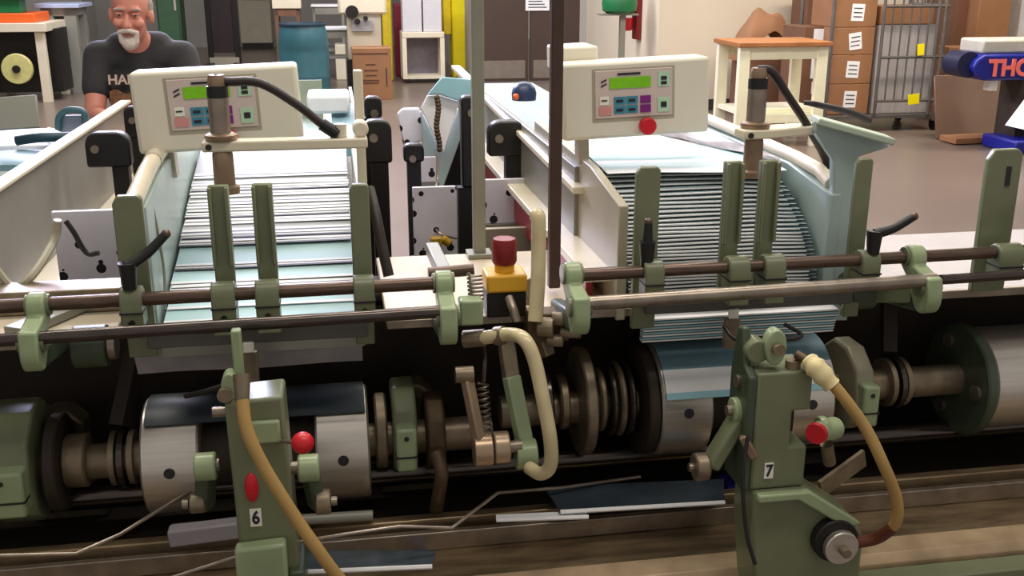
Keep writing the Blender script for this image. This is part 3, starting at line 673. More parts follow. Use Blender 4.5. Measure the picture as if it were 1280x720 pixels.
tag(MB().tube([at(547, 192, 3.66), at(546, 230, 3.6), at(541, 270, 3.4), at(548, 290, 3.28), at(566, 297, 3.27), at(585, 298, 3.27)], .004, 8).build('dangling_cord', 'steelrod'), 'thin grey cord dangling below the bead chain', 'cord')
ycn = MB(); q = at(545, 302, 3.25); ycn.box(q, (.035, .03, .03)); ycn.cyl(q+V((.02, 0, .01)), q+V((.045, 0, -.01)), .014)
tag(ycn.build('yellow_connector', mat('mustard connector', (176, 140, 30), .5), None, .004), 'mustard yellow connector plugged in the bright perforated panel', 'connector')
# items on beds
q = at(655, 118, 3.9)
bl = thing('blue_dome', 'dark blue domed cap with orange dot on the blue bed', 'cap', (q.x, 3.9, .98)); zq = at(655, 125, 3.9).z
MB().lathe([(.045, 0), (.047, .025), (.042, .045), (.028, .062), (.012, .068)], (q.x, 3.9, zq)).build('dome', mat('navy plastic', (34, 50, 84), .4), bl); MB().sph(at(645, 121, 3.85), .012).build('dot', 'orange', bl)
def slabstack(px0, px1, x0, x1, y0, y1, z0, n, th, m, label, group):
    for k in range(n):
        dx, dy_ = random.uniform(-.01, .01), random.uniform(-.01, .01)
        o = MB().grid(lambda u, v: V((x0+dx+(x1-x0)*u, y0+dy_+(y1-y0)*v, z0+k*(th+.0006)+.002*math.sin(8*u+k))), 6, 2, (0, 0, th)).build('paper_bundle', m[k % len(m)])
        tag(o, ['lowest', 'second lowest', 'third lowest', 'fourth lowest', 'topmost'][k if k < n-1 else 4]+' '+label, 'paper bundle', group)
slabstack(0, 0, -1.20, -.89, 3.3, 3.58, .903, 4, .02, ['white', 'cyanpaper', 'white', 'bluepaper'], 'printed paper bundle in the near pile on the left feeder', 'near pile of paper bundles on the left feeder')
slabstack(0, 0, -1.28, -.89, 3.72, 4.12, .903, 5, .014, ['bluepaper', 'white', 'cyanpaper'], 'printed paper bundle in the far pile on the left feeder', 'far pile of paper bundles on the left feeder')
tag(MB().tube([at(20, 176, 3.6), at(50, 172, 3.6), at(88, 171, 3.62)], .016, 14).build('dark_roll', mat('dark teal roll', (34, 66, 78), .5)), 'dark teal paper roll lying on the left feeder', 'roll')
q0, q1 = at(-8, 165, 3.5), at(40, 122, 3.5)
tag(MB().box(((q0.x+q1.x)/2, 3.55, (q0.z+q1.z)/2), (q1.x-q0.x, .015, q1.z-q0.z), Euler((R(-18), R(-3), 0)).to_matrix()).build('grey_plate', 'greyplate', None, .003), 'grey sheet metal backstop standing on the left feeder', 'plate')
bb = thing('wire_bin', 'dark teal open bin loop beside the forearm on left feeder', 'bin', (at(88, 160, 3.9).x, 3.9, .9))
MB().tube([at(73, 163, 3.9), at(74, 147, 3.9), at(85, 138, 3.9), at(104, 140, 3.9), at(107, 155, 3.9)], .012, 10).build('rim', mat('teal plastic', (44, 84, 92), .4), bb)
MB().bx(at(73, 160, 3.9).x, at(107, 160, 3.9).x, 3.91, 3.93, .91, at(88, 145, 3.9).z).build('back', mat('blue grey liner', (120, 130, 150), .5), bb)
sh = MB().grid(lambda u, v: V((at(46, 150, 3.7).x+.12*u, 3.7+.2*v, 1.0-.06*u+.02*math.sin(3*v))), 4, 3, (0, 0, .004)).build('loose_sheet', 'white'); tag(sh, 'loose white sheet beside the grey backstop', 'sheet')
slabstack(0, 0, -.02, .055, 3.1, 3.9, .985, 3, .03, ['bluepaper', 'cyanpaper'], 'blue printed bundle on the middle feeder behind the control box', 'bundles on the middle feeder')
q = at(400, 134, 3.6); tag(MB().box((-.02, 3.6, 1.12), (.14, .2, .06)).build('white_carton', 'white', None, .01), 'small white carton on the bundles behind the control box', 'carton')
q0, q1 = at(373, 125, 4.2), at(402, 100, 4.2); tag(MB().bx(q0.x, q1.x, 4.2, 4.212, .98, q1.z).build('card_sheet', mat('sage card', (150, 158, 138), .6)), 'sage green card standing in front of the blue barrel', 'card')

# posts
xg = at(599, 320, 2.42)
po = thing('support_post', 'slim grey green square post rising from the centre deck', 'post', (xg.x, 2.42, .9))
MB().bx(xg.x-.0145, xg.x+.0145, 2.405, 2.435, .882, 2.3).build('shaft', 'post', po, .003); MB().bx(xg.x-.03, xg.x+.03, 2.39, 2.45, .8805, .892).build('foot_plate', 'post', po, .002)
xb_ = at(694, 200, 2.1)
po = thing('support_post', 'dark brown square post right of the emergency stop', 'post', (xb_.x, 2.1, .9))
MB().bx(xb_.x-.0125, xb_.x+.0125, 2.088, 2.112, .892, 2.3).build('shaft', 'brownpost', po, .003)
MB().bx(xb_.x-.02, xb_.x+.03, 2.1125, 2.14, 1.49, 1.6).build('clip', 'hose', po, .004)

# ================= MACHINE BASE =================
mf = thing('machine_base', 'long dark machine base with stepped steel bed along the front', 'machine base', (.3, 2, 0))
MB().bx(-1.4, 2.3, 2.32, 2.36, 0, .86).build('back_panel', 'frame', mf)  # dark panel added to keep the space behind the drums dark and hide the floor
MB().bx(-1.4, 2.3, 1.60, 2.32, 0.0, .30).build('plinth', 'frame', mf)
MB().bx(-1.4, 2.3, 1.754, 2.02, .301, .415).build('bed_tray', 'bed', mf, .004)
MB().prism([(1.752, .30), (1.752, .424), (1.70, .421), (1.686, .405), (1.683, .30)], 'x', -1.4, 2.3).build('front_strip', 'bedtop', mf, .002)
MB().bx(-1.4, 2.3, 1.63, 1.680, 0.001, .40).build('front_cover', 'green', mf, .004)
MB().bx(-1.4, 2.3, 1.90, 1.925, .4205, .47).build('step_rail', 'bed', mf, .003)
MB().cyl((-1.4, 2.06, .5), (2.3, 2.06, .5), .022).build('drive_rod', 'darkrod', mf)
MB().cyl((-1.4, 2.16, .45), (2.3, 2.16, .45), .03).build('lower_rod', 'blackmetal', mf)
MB().bx(-1.4, 2.3, 2.0205, 2.315, .301, .38).build('trough_floor', 'frame', mf)
MB().bx(-1.4, 2.3, 1.87, 1.885, .4155, .455).build('chain_guide', 'steelrod', mf, .002)
MB().cyl((-1.4, 2.2, .86), (2.3, 2.2, .86), .02).build('tie_rod', 'blackmetal', mf)
# blue marks on bed
for px in (1255, 912, 525):
    q = on(px, 600 if px > 600 else 690, .425); tag(MB().bx(q.x-.012, q.x+.012, q.y-.05, q.y+.04, .4155, .418).build('blue_tape', mat('ink blue tape %d' % px, (30, 26, 110), .5)), {1255: 'ink blue tape mark on the bed, far right', 912: 'ink blue tape mark on the bed left of arm seven', 525: 'ink blue tape mark on the bed near the bottom centre'}[px], 'tape')
# saddle chain with sheets (thin steel edges)
def strip(name, pts, r, m, label, cat):
    return tag(MB().tube(pts, r, 8, 0).build(name, m), label, cat)
strip('wire_guide', [at(-60, 696, 1.74), at(95, 692, 1.74), at(150, 668, 1.78), at(195, 640, 1.85), at(245, 610, 1.95)], .0035, 'steelrod', 'bent wire guide at the lower left', 'wire')
strip('wire_guide', [at(215, 722, 1.7), at(330, 685, 1.72), at(430, 668, 1.74), at(500, 658, 1.76), at(565, 660, 1.76), at(622, 616, 1.86), at(700, 610, 1.9), at(800, 596, 1.95)], .0035, 'steelrod', 'long bent wire guide under the centre levers', 'wire')
# signatures lying on saddle
def sig(pts, label, m):
    t = thing('folded_signature', label, 'folded sheet', tuple(sum((p_ for p_ in pts), V((0, 0, 0)))/len(pts)))
    MB().prism([(p_.x, p_.y) for p_ in pts], 'z', pts[0].z, pts[0].z+.003).build('page', m, t)
    MB().tube([pts[0]+V((0, -.004, .002)), pts[1]+V((0, -.004, .002))], .0045, 6).build('folded_spine', 'white', t)
    return t
sig([on(700, 640, .5), on(905, 628, .5), on(905, 600, .5), on(680, 610, .5)], 'dark blue folded sheet riding on the bed at centre right', 'slate')
sig([on(355, 716, .48), on(540, 708, .48), on(545, 690, .48), on(372, 690, .48)], 'blue grey folded sheet riding on the bed beside arm six', 'slate')
sig([on(620, 650, .49), on(735, 646, .49), on(728, 640, .49), on(620, 645, .49)], 'white edged folded sheet on the bed below the centre hose', 'white')
for a_, b_, lb in ((215, 285, 'pale grey guide tube at the lower left'), (350, 466, 'pale grey guide tube right of arm six')):
    tag(MB().cyl(at(a_, 662-(a_-215)*.08, 1.9), at(b_, 655-(a_-215)*.08, 1.9), .011).build('guide_tube', 'greyplate'), lb, 'tube')
tag(MB().box(at(255, 665, 1.85), (.13, .03, .035), Euler((0, R(-3), 0)).to_matrix()).build('grey_block', mat('lilac grey block', (150, 144, 150), .5), None, .004), 'lilac grey block on the bed left of arm six', 'block')
tb = MB(); tb.beam(at(1025, 612, 1.8), at(1080, 572, 1.85), .008, .04); tag(tb.build('brace', 'castmetal'), 'small diagonal steel brace right of arm seven', 'brace')

# decks
for (a_, b_, y1, m_, lb) in ((-1.4, -.44, 2.31, 'deck', 'grey deck plate at the left end of the machine'), (.08, .60, 2.45, 'deck', 'warm cream deck plate below the emergency stop'), (1.13, 2.3, 2.45, 'deckgrey', 'grey deck plate at the right end of the machine')):
    t = thing('deck_plate', lb, 'deck', ((a_+b_)/2, 2.1, .865))
    MB().bx(a_, b_, 1.97, y1, .865, .88).build('plate', m_, t, .003)
    MB().bx(a_, b_, 1.955, 1.969, .866, .884).build('front_edge', 'steelrod', t, .002)
tag(MB().beam((-.62, 1.99, .89), (-.45, 2.3, .893), .05, .018).build('deck_bar', 'greyplate', None, .002), 'grey angled bar lying on the left deck', 'bar')
tag(MB().bx(-.9, -.42, 2.12, 2.2, .8805, .93).build('cross_channel', 'castmetal', None, .004), 'dull steel channel crossing the left deck', 'channel')
tag(MB().beam(at(540, 300, 2.35)-V((0, 0, .02)), at(555, 342, 2.15), .03, .03).build('deck_bracket', 'greyplate', None, .003), 'small grey bracket on the centre deck', 'bracket')

# ================= MAGAZINES =================
def magazine(x0, x1, label, left_label=None, six=True):
    t = thing('magazine', label, 'magazine', ((x0+x1)/2, 2.3, .8))
    if six:
        MB().prism([(1.93, .87), (2.7, 1.085), (2.7, 1.06), (1.93, .845)], 'x', x0, x1).build('ramp', 'greyplate', t)
    else:
        MB().prism([(1.97, .87), (2.7, .87), (2.7, 1.05), (2.3, 1.03), (2.25, .89), (1.97, .885)], 'x', x0+.01, x1).build('ramp', 'greyplate', t)
    return t
m6 = magazine(-.345, .035, 'left feeder magazine with pale blue side plates and a shingled paper pile')
MB().prism([(1.935, .86), (2.75, .9), (2.75, 1.165), (2.2, 1.165), (1.935, 1.135)], 'x', -.375, -.348).build('left_plate', 'blueplate', m6, .003)
MB().tube([(-.368, 1.93, 1.145), (-.368, 2.2, 1.18), (-.368, 2.6, 1.18)], .017, 12, 3).build('padded_edge', 'cream', m6)
MB().cyl((-.368, 2.17, 1.177), (-.368, 2.2, 1.18), .0185).build('edge_collar', 'beige', m6)
MB().prism([(1.97, .86), (2.7, .95), (2.7, 1.12), (1.97, 1.12)], 'x', .036, .05).build('right_plate', 'beige', m6, .003)
fin = MB().prism([P for P in [(2.06, .98), (2.09, .98), (2.12, 1.3), (2.10, 1.36), (2.075, 1.36)]], 'x', .038, .056).build('upright_fin', 'cream', m6, .003)
MB().tube([(-.352, 2.02, 1.13), (-.342, 2.02, 1.0), (-.342, 1.99, .92)], .003, 8).build('cord', 'greyplate', m6)
m7 = magazine(.575, 1.0, 'right feeder magazine with pale blue side plate and a curved paper pile', six=False)
MB().prism([(1.98, .86), (3.2, .9), (3.2, 1.13), (2.2, 1.13), (1.98, 1.1)], 'x', 1.005, 1.03).build('right_plate', 'blueplate', m7, .003)
MB().tube([(1.025, 2.02, 1.115), (1.025, 2.2, 1.14), (1.025, 3.2, 1.15)], .015, 12, 3).build('padded_edge', 'cream', m7)
MB().prism([(1.95, .86), (2.85, .9), (2.85, 1.145), (2.2, 1.135), (1.95, 1.10)], 'x', .545, .565).build('left_plate', 'beige', m7, .003)
# green blue bracket tower of magazine 7
bt = thing('support_bracket', 'pale blue green cantilever bracket at the right of the curved pile', 'bracket', (1.1, 2.0, .88))
A7 = [at(px, py, 1.99) for px, py in ((1020, 152), (1108, 175), (1110, 184), (1072, 196), (1068, 290), (1058, 400), (1030, 400), (1040, 300), (1042, 200), (1018, 165))]
MB().prism([(p_.x, p_.z) for p_ in A7], 'y', 1.985, 2.01).build('web', 'blueplate', bt, .003)
MB().beam(at(1018, 149, 2.0), at(1112, 175, 1.97), .07, .014).build('top_flange', mat('pale green flange', (176, 192, 172), .4), bt, .003)

# left far green post of magazine 6 and others: fingers
def finger(cx, ztop, zbot, wd, y, m, label, group=None, chamfer=True, slot=False, dep=.016):
    t = thing('guide_finger', label, 'machine finger', (cx, y, zbot))
    x0, x1 = cx-wd/2, cx+wd/2; c = wd*.28
    pts = [(x0, zbot), (x1, zbot), (x1, ztop-c*.5), (x1-c*.5, ztop), (x0+c*.6, ztop), (x0, ztop-c)] if chamfer else [(x0, zbot), (x1, zbot), (x1, ztop), (x0, ztop)]
    MB().prism(pts, 'y', y, y+dep).build('blade', m, t, .003)
    if slot: MB().bx(cx+.004, cx+.014, y-.0025, y-.0003, ztop-.075, ztop-.035).build('slot', 'ink', t)
    return t
def rodclamp(t, cx, wd, z, ry=1.85, r=.024, drop=.055):
    pts = [(ry+r*math.cos(R(a_))-.0, z+r*math.sin(R(a_))) for a_ in range(0, 181, 20)] + [(ry-r, z-.02), (ry-r, z-drop), (ry+r, z-drop)]
    MB().prism(pts, 'x', cx-wd/2, cx+wd/2).build('rod_clamp', 'green', t, .003)
    MB().bx(cx-wd/2-.001, cx+wd/2+.001, ry-r-.0015, ry+r+.001, z-.0225, z-.0195).build('clamp_split', 'ink', t)
    MB().cyl((cx, ry-r-.008, z-.038), (cx, ry-r+.004, z-.038), .006, None, 6).build('bolt', 'blackmetal', t)
ZR = .988
def channel(t, cx, ztop, zbot, y, wd=.036):
    MB().bx(cx-wd/2, cx-wd/2+.007, y-.012, y-.0005, zbot, ztop).build('flange', 'green', t, .002)
    MB().bx(cx+wd/2-.007, cx+wd/2, y-.012, y-.0005, zbot, ztop).build('flange', 'green', t, .002)
for cx, lb in ((-.214, 'left of the paired green fingers over the left paper pile'), (-.137, 'right of the paired green fingers over the left paper pile'),
               (.757, 'left of the paired green fingers over the curved paper pile'), (.830, 'right of the paired green fingers over the curved paper pile')):
    t = finger(cx, 1.178 if cx < 0 else 1.192, .9, .036, 1.893, 'green', lb, chamfer=False)
    channel(t, cx, 1.176 if cx < 0 else 1.19, 1.03, 1.892)
    rodclamp(t, cx, .042, ZR+.004*(cx > 0), drop=.072)
def handle_lever(t, c, d, l=.085):
    c = V(c); d = V(d).normalized()
    MB().cyl(c-V((0, 0, .035)), c+V((0, 0, .012)), .012, .016).build('lever_hub', 'black', t)
    MB().tube([c+V((0, 0, .005)), c+d*l*.5+V((0, 0, .012)), c+d*l+V((0, 0, .03))], lambda u: .011-.003*u, 12).build('lever', 'black', t)
    MB().sph(c+d*l+V((0, 0, .03)), .0085, 12).build('lever_tip', 'rod', t)
for cx, wd, zt, lb, lv, dx in ((-.372, .052, 1.165, 'broad green finger at the left side of the left paper pile', (-.372, 1.84, 1.045), (.8, .3, .3)),
                       (.036, .036, 1.172, 'slim green finger at the right side of the left paper pile', None, None),
                       (.586, .048, 1.187, 'broad green finger at the left side of the curved paper pile', (.575, 1.85, 1.04), (0, 0, 1)),
                       (1.03, .034, 1.19, 'slim green finger at the right side of the curved paper pile', (1.035, 1.84, 1.045), (.8, -.1, .1)),
                       (1.335, .075, 1.2, 'broad slotted green finger at the right edge', (1.385, 1.85, 1.05), (.5, 0, .4))):
    t = finger(cx, zt, .86 if wd < .06 else .9, wd, 1.893, 'green', lb, slot=wd > .06)
    rodclamp(t, cx, max(.038, wd*.72), ZR+.004*(cx > .3), drop=.05)
    if lv: handle_lever(t, lv, dx, .02 if cx == .586 else (.05 if cx > 1.2 else .075))
# ================= RODS AND LINK CLAMPS =================
tag(MB().cyl((-.95, 1.85, .983), (.2, 1.85, .99), .0125).build('guide_rod', 'rod'), 'upper brown steel rod on the left side', 'rod')
tag(MB().cyl((.44, 1.85, .992), (1.7, 1.85, 1.0), .0125).build('guide_rod', 'rod'), 'upper brown steel rod on the right side', 'rod')
tag(MB().cyl((-.95, 1.78, .942), (.2, 1.78, .957), .0115).build('guide_rod', 'darkrod'), 'lower dark polished rod on the left side', 'rod')
tag(MB().cyl((.43, 1.78, .957), (1.14, 1.78, .968), .0135).build('guide_rod', 'steelrod'), 'lower worn grey rod on the right side', 'rod')
tag(MB().cyl((1.15, 1.78, .968), (1.7, 1.78, .975), .010).build('guide_rod', 'darkrod'), 'lower dark thin rod at the far right end', 'rod')
tag(MB().cyl(at(535, 342, 1.95), at(592, 337, 1.95), .012).build('hinge_pin', 'rod'), 'short brown pin beside the coil spring', 'pin')
for cx, z, lb in ((-.53, .985, 'green link clamp joining both rods at the far left'), (.183, .99, 'green link clamp at the right end of the left rods'), (.428, .995, 'green link clamp at the left end of the right rods'), (1.128, .998, 'green link clamp where the right rods change thickness')):
    t = thing('link_clamp', lb, 'clamp', (cx, 1.81, .88)); pts = []
    for a_ in range(20, 201, 20): pts.append((1.846+.026*math.cos(R(a_)), z-.002+.026*math.sin(R(a_))))
    pts += [(1.80, z-.016), (1.76, z-.022)]
    for a_ in range(160, 331, 20): pts.append((1.784+.03*math.cos(R(a_)), z-.06+.038*math.sin(R(a_))))
    pts += [(1.835, z-.045), (1.868, z-.02)]
    MB().prism(pts, 'x', cx-.0155, cx+.0155).build('link', 'lgreen', t, .004)
    MB().cyl((cx-.022, 1.787, z-.045), (cx+.022, 1.787, z-.045), .019).build('bush', 'green', t)
    MB().cyl((cx-.02, 1.85, z), (cx+.02, 1.85, z), .019).build('bush', 'green', t)
    MB().beam((cx, 1.80, z-.08), (cx, 1.98, z-.11), .028, .04).build('arm', 'dgreen', t, .006)
t = thing('bearing_housing', 'green bearing housing bolted below the right rods', 'bearing', (1.06, 1.95, .86))
MB().cyl((1.03, 1.93, .905), (1.09, 1.93, .905), .04).build('housing', 'dgreen', t, .003); MB().cyl((1.015, 1.93, .905), (1.029, 1.93, .905), .027).build('ring', 'steelrod', t); MB().beam((1.08, 1.93, .905), (1.13, 1.82, .935), .03, .05).build('arm', 'green', t, .005)
t = thing('bearing_housing', 'dark bearing housing below the far left link clamp', 'bearing', (-.45, 1.95, .84))
MB().cyl((-.5, 1.93, .875), (-.44, 1.93, .875), .04).build('housing', 'dgreen', t, .003); MB().cyl((-.438, 1.93, .875), (-.425, 1.93, .875), .027).build('ring', 'steelrod', t)
# stop bars and nubs
for a_, b_, z, lb in ((-.36, .04, .912, 'grey stop bar across the left paper pile'), (.585, 1.02, .925, 'grey stop bar across the curved paper pile')):
    t = thing('stop_bar', lb, 'bar', ((a_+b_)/2, 1.83, z-.03)); MB().bx(a_, b_, 1.875, 1.887, z-.03, z).build('bar', 'stopbar', t, .002)
    MB().bx(a_+.17, a_+.19, 1.865, 1.8745, z-.045, z-.025).build('nub', 'tag', t, .002)
    MB().bx(a_+.165, a_+.195, 1.868, 1.885, z-.11, z-.046).build('hanger', 'castmetal', t, .002)
# ================= PAPER PILES =================
ONES = 'first second third fourth fifth sixth seventh eighth ninth tenth eleventh twelfth thirteenth fourteenth fifteenth sixteenth seventeenth eighteenth nineteenth'.split()
ORD = ONES+['twentieth']+['twenty '+x for x in ONES[:9]]+['thirtieth']+['thirty '+x for x in ONES[:9]]
L6 = V((-.34, 1.945, .905)); d6 = V((0, .66, .185)); gl = 'folded white and cyan sheet shingled in the left pile'
s_ = 0.0; k = 0
steps = [.05, .05, .016, .016, .016, .055, .016, .085, .016, .016, .016, .05, .016, .016, .016, .016, .016, .016, .04, .016, .016, .016, .016, .04, .04]
types = [1, 1, 3, 3, 0, 1, 3, 1, 3, 0, 3, 0, 2, 0, 3, 0, 2, 0, 0, 2, 0, 3, 2, 2, 0]
for i, st_ in enumerate(steps):
    p_ = L6 + d6*(s_/.685)
    ln = .3
    ph = random.uniform(0, 6)
    o = MB().grid(lambda u, v: V((p_.x+.362*u+.002*math.sin(i*2.1), p_.y+ln*v*.99, p_.z+ln*v*.2+.0004*math.sin(4*u+ph)+.0005)), 8, 4, (0, 0, .0013)).build('folded_sheet', PAPER6[types[i]], org=(p_.x, p_.y, p_.z))
    tag(o, ORD[i]+' '+['white', 'cyan', 'grey', 'dark lined'][types[i]]+' folded sheet up from the stop bar in the left pile', 'folded sheet', 'folded sheets in the left pile'); s_ += st_*.95
path = [(2.42, 1.128), (2.3, 1.122), (2.22, 1.108), (2.14, 1.083), (2.07, 1.05), (2.02, 1.015), (1.985, .975), (1.965, .93), (1.955, .885)]
def pth(z):
    for (y0, z0), (y1, z1) in zip(path, path[1:]):
        if z1 <= z <= z0: return y0+(y1-y0)*(z0-z)/(z0-z1)
    return path[0][0] if z > path[0][1] else path[-1][0]
NS = 36
for i in range(NS):
    z = .888+(1.118-.888)*i/(NS-1); y = pth(z); dx = .0015*math.sin(i*3.3)
    o = MB().grid(lambda u, v: V((.575+dx+.415*u, y+.012*max(0, u-.7)**2*9+.28*v, z-.010*max(0, u-.75)*4*.6+.001*math.sin(5*u+i)-.018*v)), 12, 3, (0, 0, .0030)).build('folded_sheet', PAPER7, org=(.575, y, z))
    tag(o, ORD[i]+' sheet edge up from the bottom of the curved right pile', 'folded sheet', 'folded sheets in the curved pile')
for i, (y, z, lb) in enumerate(((2.17, 1.1215, 'lowest wavy loose sheet on top of the curved pile'), (2.27, 1.1255, 'middle wavy loose sheet on top of the curved pile'), (2.40, 1.1295, 'topmost wavy loose sheet, farthest back on the curved pile'))):
    o = MB().grid(lambda u, v: V((.578+.002*i+.40*u, y+.5*v+.03*u*(i-1), z+.0014*math.sin(7*u+5*v+i)+.02*v)), 20, 14, (0, 0, .001)).build('loose_sheet', PAPER7B, org=(.6, y, z)); tag(o, lb, 'loose sheet')
# grey wrinkled film strip across the pile
fs = MB().grid(lambda u, v: V((.74+.25*u+.05*v*0, 2.72-.52*u+.1*v, 1.150-.015*u+.006*math.sin(24*v+5*u)+.003*math.sin(17*u))), 24, 12, (0, 0, .0015)).build('wrinkled_sheet', mat('grey lilac film', (196, 190, 200), .35, 0, .3, 14, 0, 0, (3, 1, 1)))
tag(fs, 'wrinkled grey white sheet lying diagonally over the curved pile', 'wrinkled sheet')

# ================= CONTROL BOXES =================
def control_box(cx, cy, zc, label, knobx):
    t = thing('control_box', label, 'control box', (cx, cy, zc-.08)); W, D, Hh = .337, .085, .168
    MB().bx(cx-W/2, cx+W/2, cy, cy+D, zc-Hh/2, zc+Hh/2).build('housing', 'box', t, .008)
    q = cx-.006; zt = zc+.014
    pn = MB().bx(q-.09, q+.086, cy-.004, cy-.0005, zt-.052, zt+.052).build('keypad', 'label', t, .001)
    MB().bx(q-.096, q+.092, cy-.0015, cy-.0002, zt-.06, zt+.056).build('keypad_frame', 'beige', t, .001)
    f = lambda nm, x0, x1, z0, z1, mm: MB().bx(q+x0, q+x1, cy-.0062, cy-.0041, zt+z0, zt+z1).build(nm, mm, pn)
    f('display', -.058, .036, .012, .036, 'lcd'); f('title_line', -.04, .012, .041, .0455, 'ink')
    for r_ in range(2):
        for c_ in range(2):
            f('key', -.048+.028*c_, -.022+.028*c_, -.024-.02*r_+.001, -.006-.02*r_, 'teal')
            MB().bx(q-.043+.028*c_, q-.028+.028*c_, cy-.0075, cy-.0063, zt-.018-.02*r_, zt-.012-.02*r_).build('key_symbol', 'ink', pn)
        f('key', .012, .036, -.024-.02*r_+.001, -.006-.02*r_, 'purple')
    f('key', .052, .079, .012, .044, 'mint'); f('key', .052, .079, -.044, -.012, 'mint'); f('key', -.082, -.054, -.044, -.026, 'pink'); f('key', -.08, -.06, -.022, -.004, 'tag')
    for (a_, b_) in ((.026, .034), (.016, .023), (-.034, -.022)): MB().bx(q+.059, q+.072, cy-.0075, cy-.0063, zt+a_, zt+b_).build('key_symbol', 'ink', pn)
    for (a_, b_) in ((.03, .034), (.021, .025)): MB().box((q-.071, cy-.0053, zt+a_), (.014, .001, .003), Euler((0, R(-25), 0)).to_matrix()).build('logo_stroke', 'ink', pn)
    MB().bx(q-.077, q-.064, cy-.0075, cy-.0063, zt-.014, zt-.011).build('key_symbol', 'ink', pn)
    kb = MB().cyl((cx+knobx, cy-.03, zc-.058), (cx+knobx, cy-.012, zc-.058), .019, .0195, 28).build('stop_button', 'red', t, .003)
    MB().cyl((cx+knobx, cy-.012, zc-.058), (cx+knobx, cy-.0003, zc-.058), .011).build('button_collar', 'black', kb)
    MB().bx(cx-.128, cx-.104, cy+.03, cy+.07, zc-.142, zc-Hh/2-.0005).build('mount_bracket', 'beige', t)
    for z in (-.06, .06): MB().cyl((cx-W/2-.003, cy+.03, zc+z), (cx-W/2+.002, cy+.03, zc+z), .004, None, 8).build('screw', 'steelrod', t)
    return t
cb7 = control_box(.665, 2.25, 1.272, 'white control box with green display at the curved right pile', .018)
cb6 = dup(cb7, (-.903, 0, -.004), 'white control box partly covered by a sensor, at the left pile')
MB().bx(.505, .60, 2.336, 2.46, 1.33, 1.385).build('rear_cover', 'box', cb7, .006)
cb7.rotation_euler.y = R(-2.2); cb6.rotation_euler.y = R(-2.2)

# ================= SENSORS ON CREAM ARMS =================
def sensor(o, label, al, s7):
    cx, cy, z = o; t = thing('sensor_bracket', al, 'bracket arm', (cx, cy, z-.02))
    if s7:
        MB().prism([(cx-.035, cy-.035), (cx+.02, cy-.035), (cx+.18, cy+.02), (cx+.18, cy+.06), (cx+.14, cy+.06), (cx, cy+.03), (cx-.04, cy+.01)], 'z', z-.018, z).build('arm', 'cream', t, .003)
    else:
        MB().bx(cx-.035, cx+.27, cy-.02, cy+.02, z-.02, z).build('arm', 'cream', t, .004)
        MB().cyl((cx+.22, cy, z+.001), (cx+.22, cy, z+.025), .012).build('boss', 'cream', t); MB().cyl((cx+.258, cy-.01, z+.015), (cx+.258, cy+.05, z+.012), .015).build('boss', 'cream', t, .004)
    MB().cyl((cx-.022, cy-.034+.012*(not s7), z-.01), (cx-.022, cy-.037+.016*(not s7), z-.01), .006, None, 12).build('bolt_hole', 'ink', t)
    u = thing('proximity_sensor', label, 'sensor', (cx, cy, z-.12)); zb = z+.0005
    MB().lathe([(.028, 0), (.03, .004), (.03, .01), (.022, .014)], (cx, cy, zb)).build('flange_nut', 'copper', u)
    MB().lathe([(.019, 0), (.019, .064)], (cx, cy, zb+.0145)).build('barrel', 'steelrod', u)
    MB().lathe([(.0195, 0), (.0195, .02)], (cx, cy, zb+.079)).build('black_ring', 'black', u)
    MB().lathe([(.016, 0), (.017, .01), (.014, .02)], (cx, cy, zb+.0995)).build('gland', 'copper', u)
    MB().lathe([(.027, 0), (.027, .012), (.02, .016), (.019, .075), (.017, .08)], (cx, cy, z-.1)).build('lower_sleeve', 'copper', u)
    return t, u, V((cx, cy, zb+.12))
_, _, e6 = sensor((-.212, 2.0, 1.243), 'steel sensor with black ring in front of the left control box', 'cream horizontal arm holding the sensor at the left pile', False)
_, _, e7 = sensor((.838, 2.0, 1.24), 'steel sensor with black ring over the curved pile', 'cream angled arm holding the sensor at the curved pile', True)
tag(MB().tube([e6+V((-.005, 0, -.005)), at(284, 102, 2.0), at(325, 104, 2.0), at(370, 130, 2.0), at(402, 155, 2.0), at(418, 165, 2.0)], .0085, 12).build('sensor_cable', 'copcable'), 'dark cable curving from the left sensor to its arm', 'cable')
c_ = MB(); c_.cyl(at(402, 155, 1.995), at(422, 168, 1.995), .012); tag(c_.build('cable_plug', 'black'), 'black plug at the end of the left sensor cable', 'plug')
tag(MB().tube([e7+V((0, 0, -.005)), at(948, 87, 2.0), at(965, 90, 2.0), at(985, 120, 2.0), at(1005, 150, 2.01), at(1025, 185, 2.08), at(1036, 208, 2.1)], .0085, 12).build('sensor_cable', 'copcable'), 'dark cable dropping from the right sensor behind its arm', 'cable')
tag(MB().tube([at(1005, 128, 2.1), at(1022, 131, 2.1), at(1060, 140, 2.2), at(1085, 150, 2.3)], lambda u: .005+.005*u, 10).build('cable_bundle', 'black'), 'black cable bundle behind the pale bracket', 'cable')
tag(MB().tube([at(462, 236, 2.1), at(470, 270, 2.05), at(478, 310, 2.02), at(486, 345, 2.0)], .011, 10).build('dark_conduit', 'copcable'), 'dark conduit hanging beside the slim green finger', 'conduit')
tag(MB().tube([at(82, 276, 2.3), at(92, 290, 2.3), at(108, 316, 2.3), at(124, 316, 2.3)], .006, 8).build('black_cord', 'rubber'), 'short black cord looping below the left beam', 'cord')
tag(MB().tube([at(72, 275, 2.3), at(68, 300, 2.3), at(40, 345, 2.2), at(15, 358, 2.2), at(-10, 330, 2.2)], .009, 8).build('grey_tube', 'beige'), 'beige flexible tube sagging under the left beam', 'tube')

